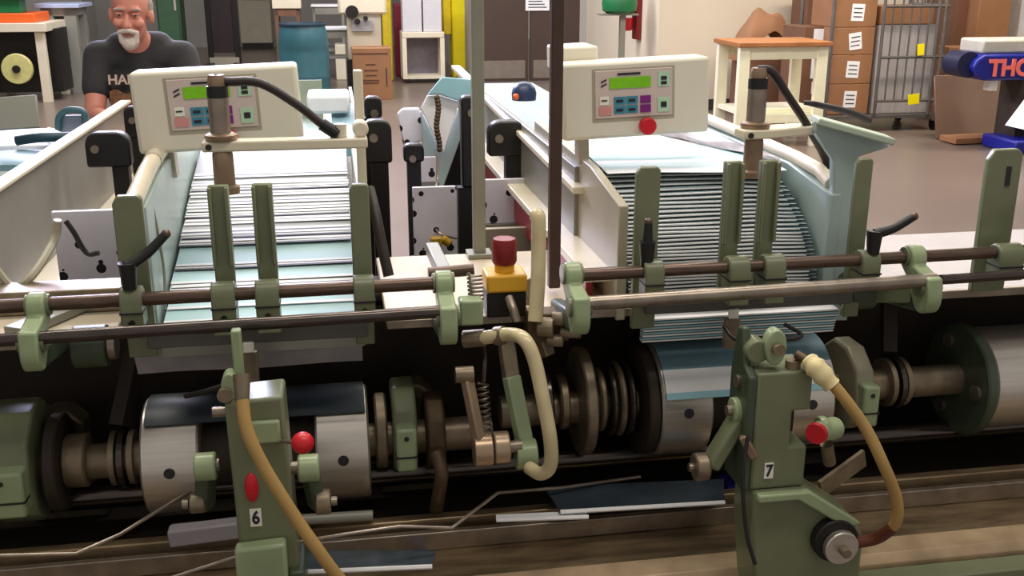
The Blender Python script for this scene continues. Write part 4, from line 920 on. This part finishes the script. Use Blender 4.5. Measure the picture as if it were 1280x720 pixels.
# ================= SHAFT, DRUMS, CAMS =================
Z6, Z7, YS = .588, .640, 2.05
tag(MB().cyl((-1.3, YS, Z6-.01), (.3, YS, Z6), .036).build('drive_shaft', 'castmetal'), 'thick worn steel shaft through the left drum', 'shaft')
tag(MB().cyl((.32, YS, Z7-.01), (2.2, YS, Z7), .036).build('drive_shaft', 'castmetal'), 'thick worn steel shaft through the right drum', 'shaft')
def drum(x0, x1, zc, label, r=.119, core=True, split=True):
    t = thing('gripper_drum', label, 'drum', ((x0+x1)/2, YS, zc-r))
    def rim(a_, b_):
        o = MB().lathe([(r-.022, a_), (r-.004, a_), (r, a_+.004), (r, b_-.004), (r-.004, b_), (r-.022, b_)], (0, YS, zc), 'x', 72).build('rim', 'steel', t)
        for an in (6, 96, 186, 276): MB().cyl(((a_+b_)/2, YS-(r-.002)*math.cos(R(an)), zc+(r-.002)*math.sin(R(an))), ((a_+b_)/2, YS-(r+.0012)*math.cos(R(an)), zc+(r+.0012)*math.sin(R(an))), .011, None, 16).build('recess', 'ink', o)
    if split:
        rim(x0, x0+.112); rim(x1-.108, x1)
        MB().lathe([(r*.62, x0+.106), (r*.62, x1-.106)], (0, YS, zc), 'x', 40).build('core', 'frame', t)
    else: rim(x0, x1)
    return t
drum(-.412, .036, Z6, 'split aluminium gripper drum behind arm six')
drum(.648, 1.035, Z7, 'split aluminium gripper drum behind arm seven', .125)
drum(1.425, 2.1, Z7-.005, 'aluminium drum with a green end disc at the right edge', .118, split=False)
def disc(x0, x1, zc, r, m, label, name='cam_disc', cat='disc', bolts=0):
    t = thing(name, label, cat, ((x0+x1)/2, YS, zc-r))
    MB().lathe([(.037, x0), (r-.004, x0), (r, x0+.004), (r, x1-.004), (r-.004, x1), (.037, x1)], (0, YS, zc), 'x', 56).build('plate', m, t)
    for k in range(bolts): an = R(120+k*120); MB().cyl((x0-.008, YS-r*.72*math.cos(an)*.9, zc+r*.72*math.sin(an)), (x0-.0005, YS-r*.72*math.cos(an)*.9, zc+r*.72*math.sin(an)), .018).build('bolt', 'steelrod', t)
    return t
disc(1.395, 1.42, Z7-.005, .13, 'dgreen', 'large dark green cam disc at the right edge', bolts=3)
disc(.622, .645, Z7, .122, 'frame', 'black disc at the left face of the right drum')
disc(-.60, -.575, Z6, .10, 'frame', 'dark disc on the shaft at the far left')
disc(-.575, -.53, Z6, .055, 'castmetal', 'small steel collar beside the far left disc', 'shaft_collar', 'collar')
def shaft_clamp(x0, x1, zc, r, m, label, lug=True, sgn=-1, m2='lgreen'):
    """split ring casting around the shaft with a flat bolted lug facing the front"""
    t = thing('ring_clamp', label, 'clamp', ((x0+x1)/2, YS, zc-r)); pts = []
    MB().lathe([(.04, x0), (r-.006, x0), (r, x0+.006), (r, x1-.006), (r-.006, x1), (.04, x1)], (0, YS, zc), 'x', 10).build('ring', m, t, .003)
    if lug:
        MB().bx(x0+.004, x1-.004, YS-r-.022, YS-r*.72, zc-.055, zc+.04).build('lug', m2, t, .006)
        MB().bx(x0+.003, x1-.003, YS-r-.0235, YS-r*.8, zc-.024, zc-.02).build('split_line', 'ink', t)
        MB().cyl(((x0+x1)/2, YS-r-.024, zc+.02), ((x0+x1)/2, YS-r-.0222, zc+.02), .005, None, 12).build('screw', 'ink', t)
    return t
shaft_clamp(-.70, -.615, Z6+.01, .125, 'green', 'large green split clamp at the left edge')
shaft_clamp(.085, .135, .62, .10, 'green', 'green split clamp with bolted lug right of the left drum')
shaft_clamp(1.095, 1.14, Z7+.005, .105, mat('pale olive casting', (158, 154, 130), .4, .1), 'pale split clamp right of the right drum', m2='lgreen')
shaft_clamp(.155, .195, .60, .085, 'brown', 'brown cast iron ring beside the bolted green clamp', False)
disc(.05, .075, Z6+.02, .08, 'castmetal', 'steel hub ring left of the bolted green clamp', 'shaft_collar', 'collar')
for x0, x1, r, m_, lb in ((.405, .425, .085, 'darkrod', 'polished disc just right of the clear hose'), (.445, .465, .06, 'castmetal', 'small steel disc between hose and tall cam'), (.488, .512, .118, 'castmetal', 'tall steel cam disc behind the link clamp'), (.53, .545, .07, 'castmetal', 'thin steel ring right of the tall cam'), (.552, .565, .082, 'darkrod', 'first of the close ribs left of the right drum'), (.572, .585, .082, 'castmetal', 'second of the close ribs left of the right drum'), (.592, .605, .082, 'darkrod', 'third of the close ribs left of the right drum')):
    disc(x0, x1, .645, r, m_, lb, 'cam_disc')
for x0, zc, lb in ((-.485, Z6, 'left flange collar on the left shaft'), (1.21, Z7, 'grooved flange collar on the right shaft')):
    t = thing('shaft_collar', lb, 'collar', (x0+.03, YS, zc-.05))
    for k in range(3): MB().lathe([(.037, x0+.018*k), (.062-.006*abs(k-1), x0+.018*k), (.062-.006*abs(k-1), x0+.018*k+.011), (.037, x0+.018*k+.011)], (0, YS, zc), 'x', 30).build('ring', ('castmetal', 'darkrod', 'castmetal')[k], t)
    MB().beam((x0+.02, YS+.02, zc+.06), (x0+.05, YS+.1, zc+.19), .03, .05).build('follower', 'frame', t)
# frames behind
for x, lb in ((-.62, 'dark cast bearing pedestal at the left'), (.14, 'dark cast bearing pedestal under the bolted green clamp')):
    t = thing('bearing_pedestal', lb, 'pedestal', (x, 2.12, .38)); zz = Z6 if x < 0 else .6
    MB().prism([(x-.08, .381), (x+.08, .381), (x+.05, .46), (x+.05, zz+.02), (x+.02, zz+.05), (x-.02, zz+.05), (x-.05, zz+.02), (x-.05, .46)], 'y', 2.19, 2.25).build('casting', 'castmetal', t, .006)
    MB().cyl((x, 2.19, zz), (x, 2.17, zz), .03).build('bearing_cap', 'castmetal', t)
# paper over drums
def wrap(x0, x1, zc, r, a0, a1, label, mats, split):
    t = thing('printed_sheet', label, 'printed sheet', ((x0+x1)/2, YS, zc+r))
    n = len(split)-1
    for i in range(n):
        A0, A1 = a0+(a1-a0)*split[i], a0+(a1-a0)*split[i+1]
        MB().grid(lambda u, v: V((x0+(x1-x0)*u, YS-r*math.cos(R(A0+(A1-A0)*v)), zc+r*math.sin(R(A0+(A1-A0)*v)))), 4, 10, (0, -.0015, .0015)).build('print_area', mats[i], t)
    return t
wrap(.655, 1.033, Z7, .128, 128, 20, 'blue printed sheet wrapped over the right drum', ['bluepaper', 'white', 'cyanpaper'], [0, .73, .94, 1])
MB
# paper curtains falling from the piles to the drums
for x0, x1, y0, z0, y1, z1, m_, lb in ((-.40, .03, 1.93, .885, 1.965, .80, 'greypaper', 'grey printed sheet being pulled down from the left pile'),):
    wrap(-.403, .03, Z6, .1235, 112, 52, 'dark printed sheet lying over the left drum', ['slate'], [0, 1])
    o = MB().grid(lambda u, v: V((x0+(x1-x0)*u, y0+(y1-y0)*v+.004*math.sin(9*u), z0+(z1-z0)*v)), 12, 5, (0, .0015, 0)).build('falling_sheet', m_); tag(o, lb, 'printed sheet')
for k in range(9):
    o = MB().bx(.60, 1.02, 1.925+.002*k, 1.96, .868-.0065*k-.0032, .868-.0065*k).build('falling_sheet', 'white' if k % 2 == 0 else 'cyanpaper'); tag(o, ORD[k]+' thin sheet edge down from the grey stop bar at the right pile', 'sheet', 'sheet edges under the right stop bar')
# wire loops
tag(MB().tube([at(905, 408, 1.8), at(922, 425, 1.76), at(962, 424, 1.76)], .004, 8).build('wire_hook', 'blackmetal'), 'black bent wire hook left of the top of arm seven', 'wire')
tag(MB().tube([at(980, 405, 1.8), at(1002, 418, 1.78), at(990, 424, 1.76), at(962, 424, 1.76)], .004, 8).build('wire_hook', 'blackmetal'), 'black bent wire hook right of the top of arm seven', 'wire')
tag(MB().tube([at(232, 495, 1.75), at(262, 488, 1.72), at(292, 478, 1.7)], .005, 8).build('lever_rod', 'blackmetal'), 'black thin rod left of the top of arm six', 'rod')

# ================= CENTRE: E-STOP, SPRINGS, HOSES, LEVERS =================
q = at(633, 350, 1.95); X, Z = q.x, q.z
es = thing('emergency_stop', 'dark red emergency stop button on a yellow box on the centre deck', 'button', (X, 1.98, .88))
MB().bx(X-.04, X+.04, 1.945, 2.01, .882, Z-.025).build('base_box', 'blackmetal', es, .004)
MB().bx(X-.041, X+.041, 1.94, 2.012, Z-.0245, Z+.012).build('cover', 'amber', es, .005)
MB().lathe([(.02, 0), (.02, .014)], (X, 1.975, Z+.0125)).build('collar', 'amber', es)
MB().lathe([(.022, 0), (.025, .006), (.025, .045), (.022, .052), (.01, .054)], (X, 1.975, Z+.027)).build('button_head', 'darkred', es)
MB().tube([at(636, 372, 1.93), at(641, 386, 1.91), at(646, 402, 1.9)], .009, 12).build('cable_gland', 'steelrod', es)
def spring(name, a, b, r, n, wire, label, m='steelrod'):
    a, b = V(a), V(b); d = b-a; X_ = d.normalized().orthogonal().normalized(); Y_ = d.normalized().cross(X_)
    pts = [a+d*(i/(n*10))+(X_*math.cos(2*math.pi*i/10)+Y_*math.sin(2*math.pi*i/10))*r for i in range(n*10+1)]
    return tag(MB().tube(pts, wire, 8, 0).build(name, m), label, 'spring')
spring('coil_spring', at(593, 342, 1.9), at(595, 376, 1.88), .014, 7, .0022, 'upper coil spring left of the emergency stop')
spring('coil_spring', at(603, 478, 1.9), at(608, 542, 1.87), .011, 9, .0022, 'lower coil spring behind the steel lever')
tag(MB().tube([at(604, 425, 1.92), at(606, 450, 1.92), at(604, 478, 1.9)], .005, 8).build('spring_rod', 'darkrod'), 'thin polished rod above the lower coil spring', 'rod')
tag(MB().box(at(588, 388, 1.86), (.045, .04, .05)).build('pivot_block', 'lgreen', None, .005), 'small pale green block beside the centre link clamp', 'block')
tag(MB().tube([at(670, 268, 1.93), at(673, 275, 1.92), at(673, 320, 1.91), at(672, 360, 1.89), at(669, 402, 1.87)], .0145, 16).build('vinyl_hose', 'clear'), 'upright milky hose right of the emergency stop', 'hose')
tag(MB().tube([at(590, 425, 1.86), at(612, 421, 1.84), at(636, 418, 1.82), at(655, 424, 1.78), at(668, 450, 1.76), at(679, 500, 1.74), at(688, 550, 1.73), at(688, 582, 1.74), at(676, 592, 1.76), at(662, 585, 1.8)], .0135, 16).build('vinyl_hose', 'clear'), 'large milky hose curving down in front of the green lever', 'hose')
c_ = MB(); c_.cyl(at(580, 424, 1.865), at(606, 422, 1.85), .017); c_.cyl(at(620, 420, 1.84), at(630, 419, 1.83), .018); tag(c_.build('hose_fitting', 'castmetal'), 'steel fitting at the upper end of the large milky hose', 'fitting')
lv = thing('rocker_lever', 'steel rocker lever with round boss in the centre', 'lever', (at(600, 560, 1.86).x, 1.86, .6))
MB().beam(at(583, 470, 1.86), at(602, 565, 1.83), .022, .02).build('lever_bar', mat('pinkish worn steel', (170, 146, 122), .35, .5, .12), lv, .004)
a_ = at(592, 563, 1.84); MB().cyl(a_+V((-.0, 0, 0)), a_+V((.036, 0, 0)), .033).build('boss', mat('worn steel boss', (176, 152, 126), .3, .6, .1), lv, .002)
MB().cyl(a_+V((.039, 0, .002)), a_+V((.07, 0, .002)), .032).build('roller', mat('worn steel roller', (180, 158, 134), .3, .6, .1), lv, .003)
MB().cyl(a_+V((.07, 0, .002)), a_+V((.095, 0, .003)), .012).build('pin', 'steelrod', lv); a_ = at(582, 468, 1.86); MB().cyl(a_+V((-.02, 0, 0)), a_+V((.015, 0, 0)), .016).build('pivot', 'castmetal', lv)
lv = thing('green_lever', 'pale green tapered lever left of the large milky hose', 'lever', (at(650, 560, 1.86).x, 1.86, .6))
for k, (p_, q_, w_) in enumerate(((at(631, 415, 1.93), at(640, 480, 1.9), .032), (at(639, 470, 1.9), at(657, 560, 1.86), .034))): MB().beam(p_, q_, w_, .022).build('lever_bar', ('castmetal', 'lgreen')[k], lv, .004)
a_ = at(644, 568, 1.85); MB().cyl(a_, a_+V((.042, 0, 0)), .03).build('boss', 'lgreen', lv, .003)
tag(MB().tube([at(545, 565, 1.9), at(552, 590, 1.88), at(548, 620, 1.9), at(545, 640, 1.95)], .014, 10).build('cast_link', 'brown'), 'brown curved link hanging below the cast ring', 'link')
MB_ = MB(); MB_.beam(at(685, 445, 2.0)-V((0, 0, .0)), at(655, 350, 2.05), .03, .02); tag(MB_.build('diagonal_strut', 'castmetal', None, .003), 'diagonal steel strut behind the upright hose', 'strut')
t = thing('valve_cluster', 'cluster of small steel valves beneath the upright hose', 'valve', (at(680, 410, 1.88).x, 1.88, .87))
for px, py, r_, l_ in ((672, 408, .02, .03), (690, 398, .014, .03), (700, 415, .012, .04), (706, 392, .011, .02), (684, 425, .013, .03)):
    a_ = at(px, py, 1.88); MB().cyl(a_, a_+V((l_, -.01, 0)), r_, None, 10).build('valve_body', 'castmetal', t, .002)
MB().bx(at(660, 420, 1.9).x, at(712, 420, 1.9).x, 1.9, 1.95, .84, .9).build('manifold', 'brown', t, .004)

# ================= GRIPPER ARM 7 =================
def P3(px, py, Y): q_ = at(px, py, Y); return (q_.x, q_.z)
Y7 = 1.62
a7 = thing('gripper_stand', 'green cast arm numbered 7 with a red lens and steel knob', 'machine arm', (at(985, 600, Y7).x, Y7, .42))
# upright, front outline with window, depth back
UX = [P3(948, 462, Y7), P3(1026, 460, Y7), P3(1022, 612, Y7), P3(946, 612, Y7)]
x0, x1 = .705, .822; zt, zb = .862, .632
MB().prism([(x0+.012, .632), (x1, .632), (x1, .715), (x1-.034, .715), (x1-.034, .785), (x1, .785), (x1, zt), (x0+.012, zt)], 'y', Y7, Y7+.09).build('upper_casting', 'green', a7, .005)
MB().bx(x1-.0335, x1-.002, Y7+.06, Y7+.085, .716, .784).build('window_back', 'ink', a7)
MB().prism([(1.62+.0, .632), (1.71, .632), (1.71, .85), (1.69, .93), (1.665, .935), (1.65, .87), (1.62, .855)], 'x', x0-.004, x0+.0115).build('side_plate', 'dgreen', a7, .004)
for z_ in (.83, .745): MB().cyl((x0-.009, 1.67, z_), (x0-.0045, 1.67, z_), .012).build('side_bolt', 'steelrod', a7)
MB().prism([(.722, .6315), (.822, .6315), (.925, .56), (.948, .52), (.948, .36), (.745, .36), (.722, .55)], 'y', Y7-.012, Y7+.085).build('foot', 'green', a7, .006)
MB().prism([(.722, .636), (.822, .636), (.93, .56), (.9, .553), (.8, .62), (.722, .62)], 'y', Y7-.03, Y7-.0125).build('foot_ledge', 'lgreen', a7, .004)
MB().cyl((.80, Y7-.014, .41), (.80, Y7-.0125, .41), .01).build('bolt_hole', 'ink', a7)
k_ = V((.886, Y7-.0125, .522))
kn = MB().cyl(k_+V((-.006, 0, .008)), k_+V((-.006, -.022, .008)), .043, None, 36).build('knob_ring', 'blackmetal', a7, .003)
MB().cyl(k_+V((0, -.0225, 0)), k_+V((0, -.036, 0)), .034, .033, 36).build('knob_disc', 'steel', kn, .002)
MB().cyl(k_+V((0, -.0362, 0)), k_+V((0, -.055, 0)), .009, None, 12).build('knob_screw', 'castmetal', kn)
tg = MB().bx(.742, .759, Y7-.0022, Y7-.0003, .655, .686).build('number_label', 'tag', a7)
text('numeral', '7', .032, 'ink', (.7505, Y7-.0032, .6705), (R(90), 0, 0), tg, .0006, .0009, .8)
ln = MB().lathe([(.021, 0), (.023, .004), (.023, .012), (.018, .02)], (.848-.002, Y7+.01, .742), 'x').build('lens_housing', 'lgreen', a7)
ln = MB().cyl(V((.836, Y7-.006, .742)), V((.836-.006, Y7-.012, .742)), .0205, .019, 24).build('red_lens', 'red', a7)
MB().cyl((.8365, Y7-.004, .742), (.887, Y7+.025, .734), .019, .021).build('lens_boss', 'lgreen', a7, .003)
MB().cyl((.87, Y7+.02, .705), (.885, Y7+.03, .66), .012).build('stem', 'castmetal', a7)
# top clevis of arm 7
MB().prism([(x0+.018+.022*math.cos(R(a_)), .895+.022*math.sin(R(a_))) for a_ in range(0, 360, 20)], 'y', Y7+.02, Y7+.06).build('clevis', 'green', a7, .003)
MB().prism([(.752+.02*math.cos(R(a_)), .905+.034*math.sin(R(a_))) for a_ in range(0, 360, 20)], 'y', Y7+.01, Y7+.035).build('clevis_ear', 'lgreen', a7, .003)
MB().cyl((.752, Y7+.008, .905), (.752, Y7-.004, .905), .011).build('pin', 'castmetal', a7); MB().cyl((.79, Y7+.02, .8625), (.79, Y7+.02, .877), .014).build('nut', 'castmetal', a7)
# lever 7
l7 = thing('roller_lever', 'green roller lever left of arm seven', 'lever', (.67, 1.66, .65))
MB().beam((.712, 1.665, .772), (.652, 1.66, .668), .04, .026).build('link', 'green', l7, .006)
MB().cyl((.690, 1.665, .775), (.728, 1.665, .775), .024).build('upper_boss', 'lgreen', l7, .003); MB().cyl((.68, 1.665, .775), (.6895, 1.665, .775), .01).build('pin', 'steelrod', l7)
MB().cyl((.622, 1.66, .668), (.648, 1.66, .668), .026).build('roller', 'castmetal', l7, .004); MB().cyl((.612, 1.66, .668), (.6215, 1.66, .668), .008).build('roller_pin', 'steelrod', l7)
MB().beam((.70, 1.63, .74), (.722, 1.62, .70), .02, .016).build('latch', 'copper', l7, .003)
tag(MB().tube([at(935, 545, 1.6), at(930, 580, 1.59), at(929, 620, 1.58), at(934, 670, 1.57), at(944, 705, 1.56)], .004, 8).build('bowden_cable', 'rubber'), 'thin black control cable hanging beside arm seven', 'cable')
# hose 7
h7 = thing('air_hose', 'amber rubber air hose looping from the top of arm seven to its foot', 'hose', (.85, 1.6, .5))
pts7 = [at(996, 443, 1.64), at(1010, 452, 1.62), at(1025, 466, 1.6), at(1045, 485, 1.58), at(1080, 532, 1.56), at(1104, 580, 1.54), at(1121, 625, 1.54), at(1118, 656, 1.55), at(1095, 673, 1.58), at(1064, 679, 1.6)]
MB().tube(pts7[2:], .0105, 16).build('tube', 'hose', h7)
MB().tube([pts7[7]+V((0, 0, -.004)), pts7[8], pts7[9]], .0113, 16).build('stained_end', mat('red brown stained rubber', (98, 50, 30), .35), h7)
MB().tube([pts7[0], pts7[1], pts7[2]], .009, 12).build('nozzle', 'brown', h7)
MB().tube([at(1010, 450, 1.62), at(1022, 462, 1.6), at(1040, 482, 1.585)], lambda u: .015+.004*math.sin(3.14*u)+.0015*math.sin(20*u), 14).build('tape_wrap', 'tape', h7)

# ================= GRIPPER ARM 6 =================
Y6 = 1.62
a6 = thing('gripper_stand', 'green cast arm numbered 6 with a red ball knob', 'machine arm', (-.15, Y6, .42))
MB().prism([(-.202, .872), (-.107, .878), (-.098, .47), (-.195, .47)], 'y', Y6, Y6+.085).build('column', 'green', a6, .006)
MB().bx(-.168, -.115, Y6-.012, Y6-.0005, .8, .84).build('cap_plate', 'lgreen', a6, .004)
MB().prism([(-.203, .618), (-.118, .622), (-.118, .40), (-.203, .40)], 'y', Y6-.03, Y6-.0005).build('foot', 'lgreen', a6, .006)
MB().bx(-.117, -.09, Y6-.02, Y6+.08, .40, .56).build('foot_side', 'dgreen', a6, .004)
tg = MB().box((-.166, Y6-.0014, .661), (.019, .002, .033)).build('number_label', 'tag', a6)
text('numeral', '6', .033, 'ink', (-.166, Y6-.0031, .6605), (R(90), 0, 0), tg, .0006, .0009, .8)
MB().sph((-.169, Y6-.0005, .717), (.0115, .008, .027), 20).build('red_lens', 'red', a6)
MB().cyl((-.12, Y6-.001, .80), (-.085, Y6-.03, .806), .0035).build('knob_stem', 'steelrod', a6)
MB().sph((-.079, Y6-.032, .807), .0185, 24).build('ball_knob', 'red', a6)
MB().prism([(-.192+.014*math.cos(R(a_)), .895+.024*math.sin(R(a_))) for a_ in range(0, 360, 20)], 'y', Y6+.01, Y6+.04).build('clevis_ear', 'lgreen', a6, .003)
MB().cyl((-.2, Y6-.001, .885), (-.2, Y6+.01, .885), .012).build('pin', 'castmetal', a6)
MB().bx(-.186, -.170, Y6+.03, Y6+.05, .9, .985).build('top_tab', 'lgreen', a6, .003)
MB().cyl((-.225, Y6+.03, .845), (-.2, Y6+.03, .845), .009).build('side_screw', 'steelrod', a6)
for sx, xx, lb in ((-1, -.245, 'green roller lever left of arm six'), (1, -.075, 'green roller lever right of arm six')):
    t = thing('roller_lever', lb, 'lever', (xx, 1.66, .64)); z0 = .745 if sx < 0 else .728
    MB().beam((xx, 1.665, z0), (xx+.01*sx, 1.67, z0-.085), .034, .026).build('link', 'dgreen', t, .006)
    MB().cyl((xx-.018, 1.655, z0), (xx+.018, 1.655, z0), .024).build('upper_boss', 'lgreen', t, .004)
    MB().cyl((xx-.03*sx-.008, 1.66, z0), (xx-.018*sx, 1.66, z0), .011).build('pin', 'steelrod', t)
    MB().cyl((xx+.02*sx-.012, 1.66, z0-.07), (xx+.02*sx+.014, 1.66, z0-.07), .022 if sx > 0 else .017).build('roller', 'castmetal', t, .003)
    MB().cyl((xx+.035*sx, 1.66, z0-.07), (xx+.045*sx, 1.66, z0-.07), .008).build('roller_pin', 'steelrod', t)
h6 = thing('air_hose', 'amber rubber air hose hanging diagonally across arm six', 'hose', (-.12, 1.58, .5))
MB().tube([at(303, 500, 1.58), at(308, 535, 1.56), at(325, 575, 1.55), at(355, 625, 1.54), at(392, 680, 1.53), at(435, 735, 1.53), at(500, 790, 1.55)], .0105, 16).build('tube', 'hose', h6)
c_ = MB().cyl(at(302, 468, 1.6), at(303, 503, 1.58), .014, .011, 16).build('nozzle', 'castmetal', h6)
